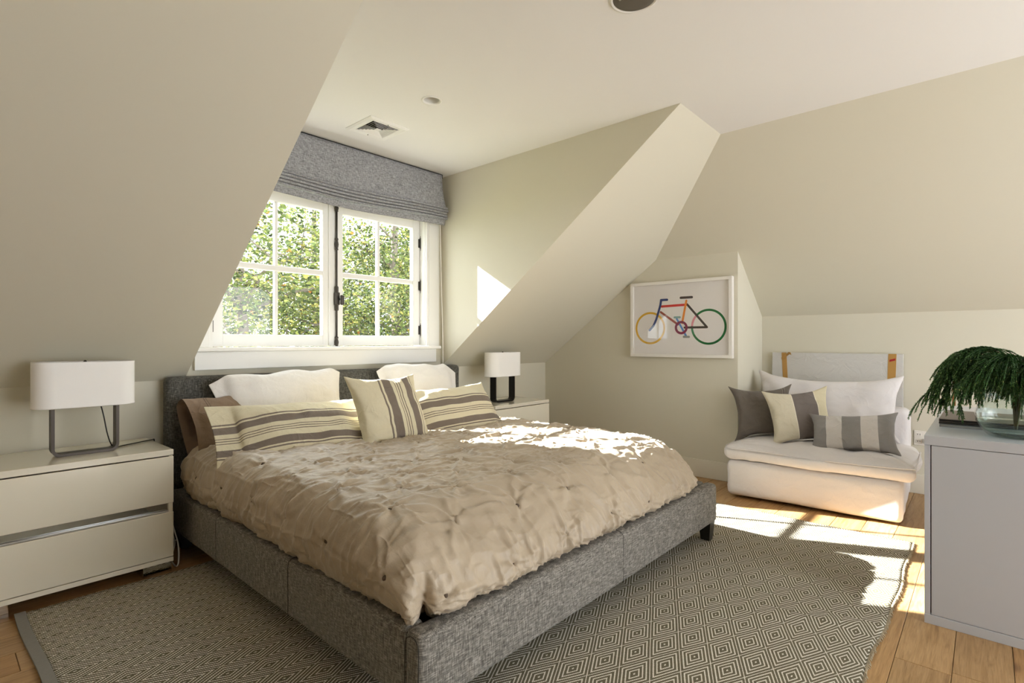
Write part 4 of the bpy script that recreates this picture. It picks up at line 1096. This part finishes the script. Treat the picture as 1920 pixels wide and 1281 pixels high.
def needle_mat():
    M = Mat('evergreen_scale', None, 0.5, spec=0.35)
    at = M.node('ShaderNodeAttribute', attribute_name='tone')
    M.color(M.ramp(at.outputs['Fac'], [(0, lin('#223d1b')), (0.5, lin('#3c6630')), (0.85, lin('#648c50')), (1, lin('#9aa65f'))]))
    return M.m
M_NEEDLE = needle_mat(); M_STEM = Mat('woody_stem', lin('#4a4a2c'), 0.7).m
ar = thing('evergreen_sprigs', 'drooping dark green conifer sprigs arranged in the glass bowl', 'greenery', (VX, VY, CT + 0.02))
rr = random.Random(11); nr = np.random.default_rng(11)
def sprig(path, n_twig, tl, droop, side=1.0):
    """one stem with hanging twigs clothed in short scale leaves"""
    stem = spline(path, 10); m = len(stem)
    so = mesh('stem', *tube(stem, list(np.linspace(0.005, 0.0018, m)), 6), M_STEM, ar, True)
    Vs, Fs, Ts = [], [], []; base = 0; tw = []
    for k in range(n_twig):
        f = 0.30 + 0.70 * (k + rr.random()) / n_twig; i = min(m - 2, int(f * (m - 1)))
        p = stem[i].copy(); tg = (stem[i + 1] - stem[i]).normalized()
        a = rr.uniform(0, 6.28); d = Vector((math.cos(a), math.sin(a), rr.uniform(-.1, .5))).normalized()
        d = (tg * rr.uniform(0.5, 1.1) + d * 0.75); d.z = min(d.z, 0.12); d.normalize()
        L = tl * rr.uniform(0.6, 1.15); st = 9; pts = [p.copy()]; q = p.copy()
        for s in range(st):
            d = (d + Vector((0, 0, -droop * (0.35 + 0.1 * s) * rr.uniform(.7, 1.2))) + Vector((0, 0.05 * side, 0))).normalized()
            if q.z > 1.045: d.z = min(d.z, -0.02)
            q = q + d * (L / st)
            if q.z < CT + 0.006: q.z = CT + 0.006
            pts.append(q.copy())
        tw.append(pts)
        for b in range(rr.choice((1, 2, 2, 3))):
            j = rr.randint(2, 6); d2 = ((pts[j + 1] - pts[j]).normalized() + Vector((rr.uniform(-.6, .6), rr.uniform(-.6, .6), rr.uniform(-.3, .2)))).normalized()
            q2 = pts[j].copy(); p2 = [q2.copy()]
            for s in range(5):
                d2 = (d2 + Vector((0, 0, -droop * 0.6))).normalized(); q2 = q2 + d2 * L * 0.085
                if q2.z < CT + 0.006: q2.z = CT + 0.006
                p2.append(q2.copy())
            tw.append(p2)
    tubes = [tube(t, [0.0016] * (len(t) - 1) + [0.0008], 4, False) for t in tw]
    for t in tw:
        S_ = spline(t, 5); A = np.array([s[:] for s in S_]); nseg = len(A) - 1
        T = np.gradient(A, axis=0); T /= np.linalg.norm(T, axis=1, keepdims=True) + 1e-9
        n = nseg * 3; idx = np.repeat(np.arange(nseg), 3); fr_ = nr.random(n)[:, None]
        B = A[idx] * (1 - fr_) + A[idx + 1] * fr_; TT = T[idx]
        rd = nr.normal(0, 1, (n, 3)); rd -= TT * (rd * TT).sum(1, keepdims=True); rd /= np.linalg.norm(rd, axis=1, keepdims=True) + 1e-9
        D = TT * 0.8 + rd * 0.55; D /= np.linalg.norm(D, axis=1, keepdims=True); W = np.cross(D, rd); W /= np.linalg.norm(W, axis=1, keepdims=True) + 1e-9
        ln = nr.uniform(0.007, 0.012, n)[:, None]; wd = 0.0014
        q = np.stack([B - W * wd * .6, B + D * ln * .45 - W * wd, B + D * ln, B + D * ln * .45 + W * wd], 1).reshape(-1, 3)
        Vs.append(q); Fs.append(base + np.arange(n)[:, None] * 4 + np.array([[0, 1, 2, 3]])); base += 4 * n
        tipf = (idx / nseg)[:, None]
        Ts.append(np.repeat(np.clip(nr.normal(0.35, 0.22, n) + 0.25 * tipf[:, 0], 0, 1), 4))
    tv, tf = join(tubes)
    V = np.concatenate(Vs + [tv]); F = np.concatenate(Fs).tolist() + [[i + base for i in f] for f in tf]
    o = mesh('foliage', V, F, M_NEEDLE, so); o['kind'] = 'stuff'
    a = o.data.attributes.new('tone', 'FLOAT', 'POINT'); a.data.foreach_set('value', np.concatenate(Ts + [np.full(len(tv), 0.15)]))
b0 = Vector((VX, VY, CT + 0.03))
def P_(dx, dy, z): return (VX + dx, VY + dy * 0.64, z)
sprig([b0, P_(-.01, .02, .95), P_(-.02, .07, 1.06), P_(-.03, .17, 1.085), P_(-.03, .27, 1.02), P_(-.03, .33, .93)], 85, 0.18, 0.34)
sprig([b0, P_(.02, .01, .94), P_(.06, .06, 1.05), P_(.10, .15, 1.08), P_(.12, .25, 1.03)], 66, 0.19, 0.38)
sprig([b0, P_(-.02, -.01, .93), P_(-.05, .0, 1.03), P_(-.09, .05, 1.06), P_(-.12, .13, 1.02)], 66, 0.21, 0.40)
sprig([b0, P_(.01, -.02, .94), P_(.02, -.04, 1.05), P_(.04, -.10, 1.09), P_(.04, -.2, 1.04)], 66, 0.21, 0.40, -1)
sprig([b0, P_(-.03, -.03, .92), P_(-.07, -.06, 1.01), P_(-.12, -.09, 1.03), P_(-.17, -.13, .98)], 75, 0.21, 0.42, -1)
sprig([b0, P_(.03, -.01, .93), P_(.09, -.0, 1.02), P_(.16, .03, 1.05), P_(.22, .06, 1.0)], 70, 0.19, 0.42)

po = thing('wooden_post', 'tapered brown wooden post standing behind the cabinet', 'post', (4.36, 0.17, 0))
V, F = [], []
for z, w in ((0.0, 0.030), (0.5, 0.026), (0.88, 0.012)):
    for sx, sy in ((-1, -1), (1, -1), (1, 1), (-1, 1)): V.append((4.36 + sx * w / 2 + (z - .4) * 0.03, 0.172 + sy * w / 2 - z * 0.015, z))
for r in range(2):
    for k in range(4): F.append([r * 4 + k, r * 4 + (k + 1) % 4, r * 4 + 4 + (k + 1) % 4, r * 4 + 4 + k])
F += [[3, 2, 1, 0], [8, 9, 10, 11]]
mesh('shaft', V, F, Mat('brown_wood', lin('#8a5a2c'), 0.45).m, po)

# ------------------------------------------------------------------ bicycle picture
PXF = 4.222   # front face of the frame; the picture faces -x, its left is +y
YA, YBp, ZA, ZB = 2.372, 1.486, 0.976, 1.622
pic = thing('framed_picture', 'framed print of a multicoloured bicycle on the short wall', 'picture', (4.25, (YA + YBp) / 2, ZA))
M_FRAME = gloss('white_frame', '#e4e0da', 0.35)
fw = 0.026
V, F = join([bbox(PXF, XP - 0.002, YBp, YA, ZB - fw, ZB, 0.0015), bbox(PXF, XP - 0.002, YBp, YA, ZA, ZA + fw, 0.0015),
             bbox(PXF, XP - 0.002, YA - fw, YA, ZA + fw, ZB - fw, 0.0015), bbox(PXF, XP - 0.002, YBp, YBp + fw, ZA + fw, ZB - fw, 0.0015)])
mesh('frame', V, F, M_FRAME, pic)
mesh('glazing', *box(PXF + 0.010, PXF + 0.0125, YBp + fw - .002, YA - fw + .002, ZA + fw - .002, ZB - fw + .002), glass_mat('picture_glass', (1, 1, 1, 1), 1.0), pic)
# print: u 0..1 from the left, v 0..1 from the top of the visible sheet (measured on the photograph)
W_ = YA - YBp - 2 * fw; H_ = ZB - ZA - 2 * fw; XPRT = PXF + 0.022
sheet = mesh('sheet', *box(XPRT, XPRT + 0.004, YBp + fw - .002, YA - fw + .002, ZA + fw - .002, ZB - fw + .002), Mat('print_paper', lin('#e6e2e0'), 0.8, spec=0.2).m, pic)
def pt(u, v, k): return (XPRT - 0.0004 - 0.0002 * k, YA - fw - u * W_, ZB - fw - v * H_)
asp = W_ / H_
def stroke(name, pts, w, hexc, k):
    """round-ended flat ink stroke of width w (in sheet heights)"""
    P = [np.array((u * asp, v)) for u, v in pts]; V, F = [], []
    L, R = [], []
    for i, p in enumerate(P):
        t = P[min(i + 1, len(P) - 1)] - P[max(i - 1, 0)]; t = t / np.linalg.norm(t); nn = np.array((-t[1], t[0]))
        L.append(p + nn * w / 2); R.append(p - nn * w / 2)
    def cap(c, t):
        a0 = math.atan2(t[1], t[0]); return [c + np.array((math.cos(a0 + a), math.sin(a0 + a))) * w / 2 for a in np.linspace(-PI / 2, PI / 2, 8)][1:-1]
    t1 = P[-1] - P[-2]; t0 = P[0] - P[1]
    out = R + cap(P[-1], t1) + L[::-1] + cap(P[0], t0)
    o = mesh(name, *prism([pt(q[0] / asp, q[1], k) for q in out], (0.0002, 0, 0)), Mat('ink_' + hexc[1:], lin(hexc), 0.8, spec=0.1).m, sheet)
    recalc(o)
def ring(name, c, r, w, a0, a1, hexc, k, n=56):
    A = [math.radians(a0 + (a1 - a0) * i / n) for i in range(n + 1)]; V = []
    for a in A:
        for rad in (r - w / 2, r + w / 2): V.append(pt(c[0] + rad * math.cos(a) / asp, c[1] + rad * math.sin(a), k))
    mesh(name, V, [[2 * i, 2 * i + 1, 2 * i + 3, 2 * i + 2] for i in range(n)], Mat('ink_' + hexc[1:], lin(hexc), 0.8, spec=0.1).m, sheet)
bx0 = 0.022
ring('front_wheel', (0.185, 0.625), 0.222, 0.030, 0, 360, '#d9ab3a', 0)
ring('rear_wheel', (0.800, 0.620), 0.230, 0.030, -137, 152, '#1f6a39', 0)
ring('rear_wheel_arc', (0.800, 0.620), 0.230, 0.030, 183, 223, '#d68f9c', 0, 12)
ring('rear_wheel_arc', (0.800, 0.620), 0.230, 0.030, 152, 183, '#3f8258', 0, 10)
stroke('top_tube', [(0.315, 0.315), (0.585, 0.305)], 0.033, '#cf3b38', 1)
stroke('down_tube', [(0.305, 0.395), (0.49, 0.58)], 0.030, '#97493a', 1)
stroke('seat_stay', [(0.585, 0.30), (0.785, 0.625)], 0.030, '#453a37', 1)
stroke('chain_stay', [(0.56, 0.625), (0.785, 0.625)], 0.030, '#453a37', 2)
stroke('seat_tube', [(0.578, 0.25), (0.535, 0.56)], 0.030, '#e0893a', 3)
stroke('saddle', [(0.52, 0.205), (0.635, 0.205)], 0.033, '#463a3a', 4)
stroke('fork', [(0.180, 0.655), (0.225, 0.59), (0.255, 0.50), (0.278, 0.40), (0.30, 0.30), (0.308, 0.235)], 0.033, '#394679', 5)
stroke('handlebar', [(0.308, 0.222), (0.375, 0.222)], 0.033, '#394679', 6)
stroke('crank', [(0.478, 0.50), (0.575, 0.74)], 0.028, '#5a86c4', 1)
stroke('pedal', [(0.455, 0.478), (0.51, 0.478)], 0.03, '#82a3a2', 2)
stroke('pedal', [(0.552, 0.755), (0.605, 0.755)], 0.03, '#8c8f8c', 2)
ring('chainring', (0.525, 0.625), 0.078, 0.034, 0, 360, '#7b2b49', 7, 40)
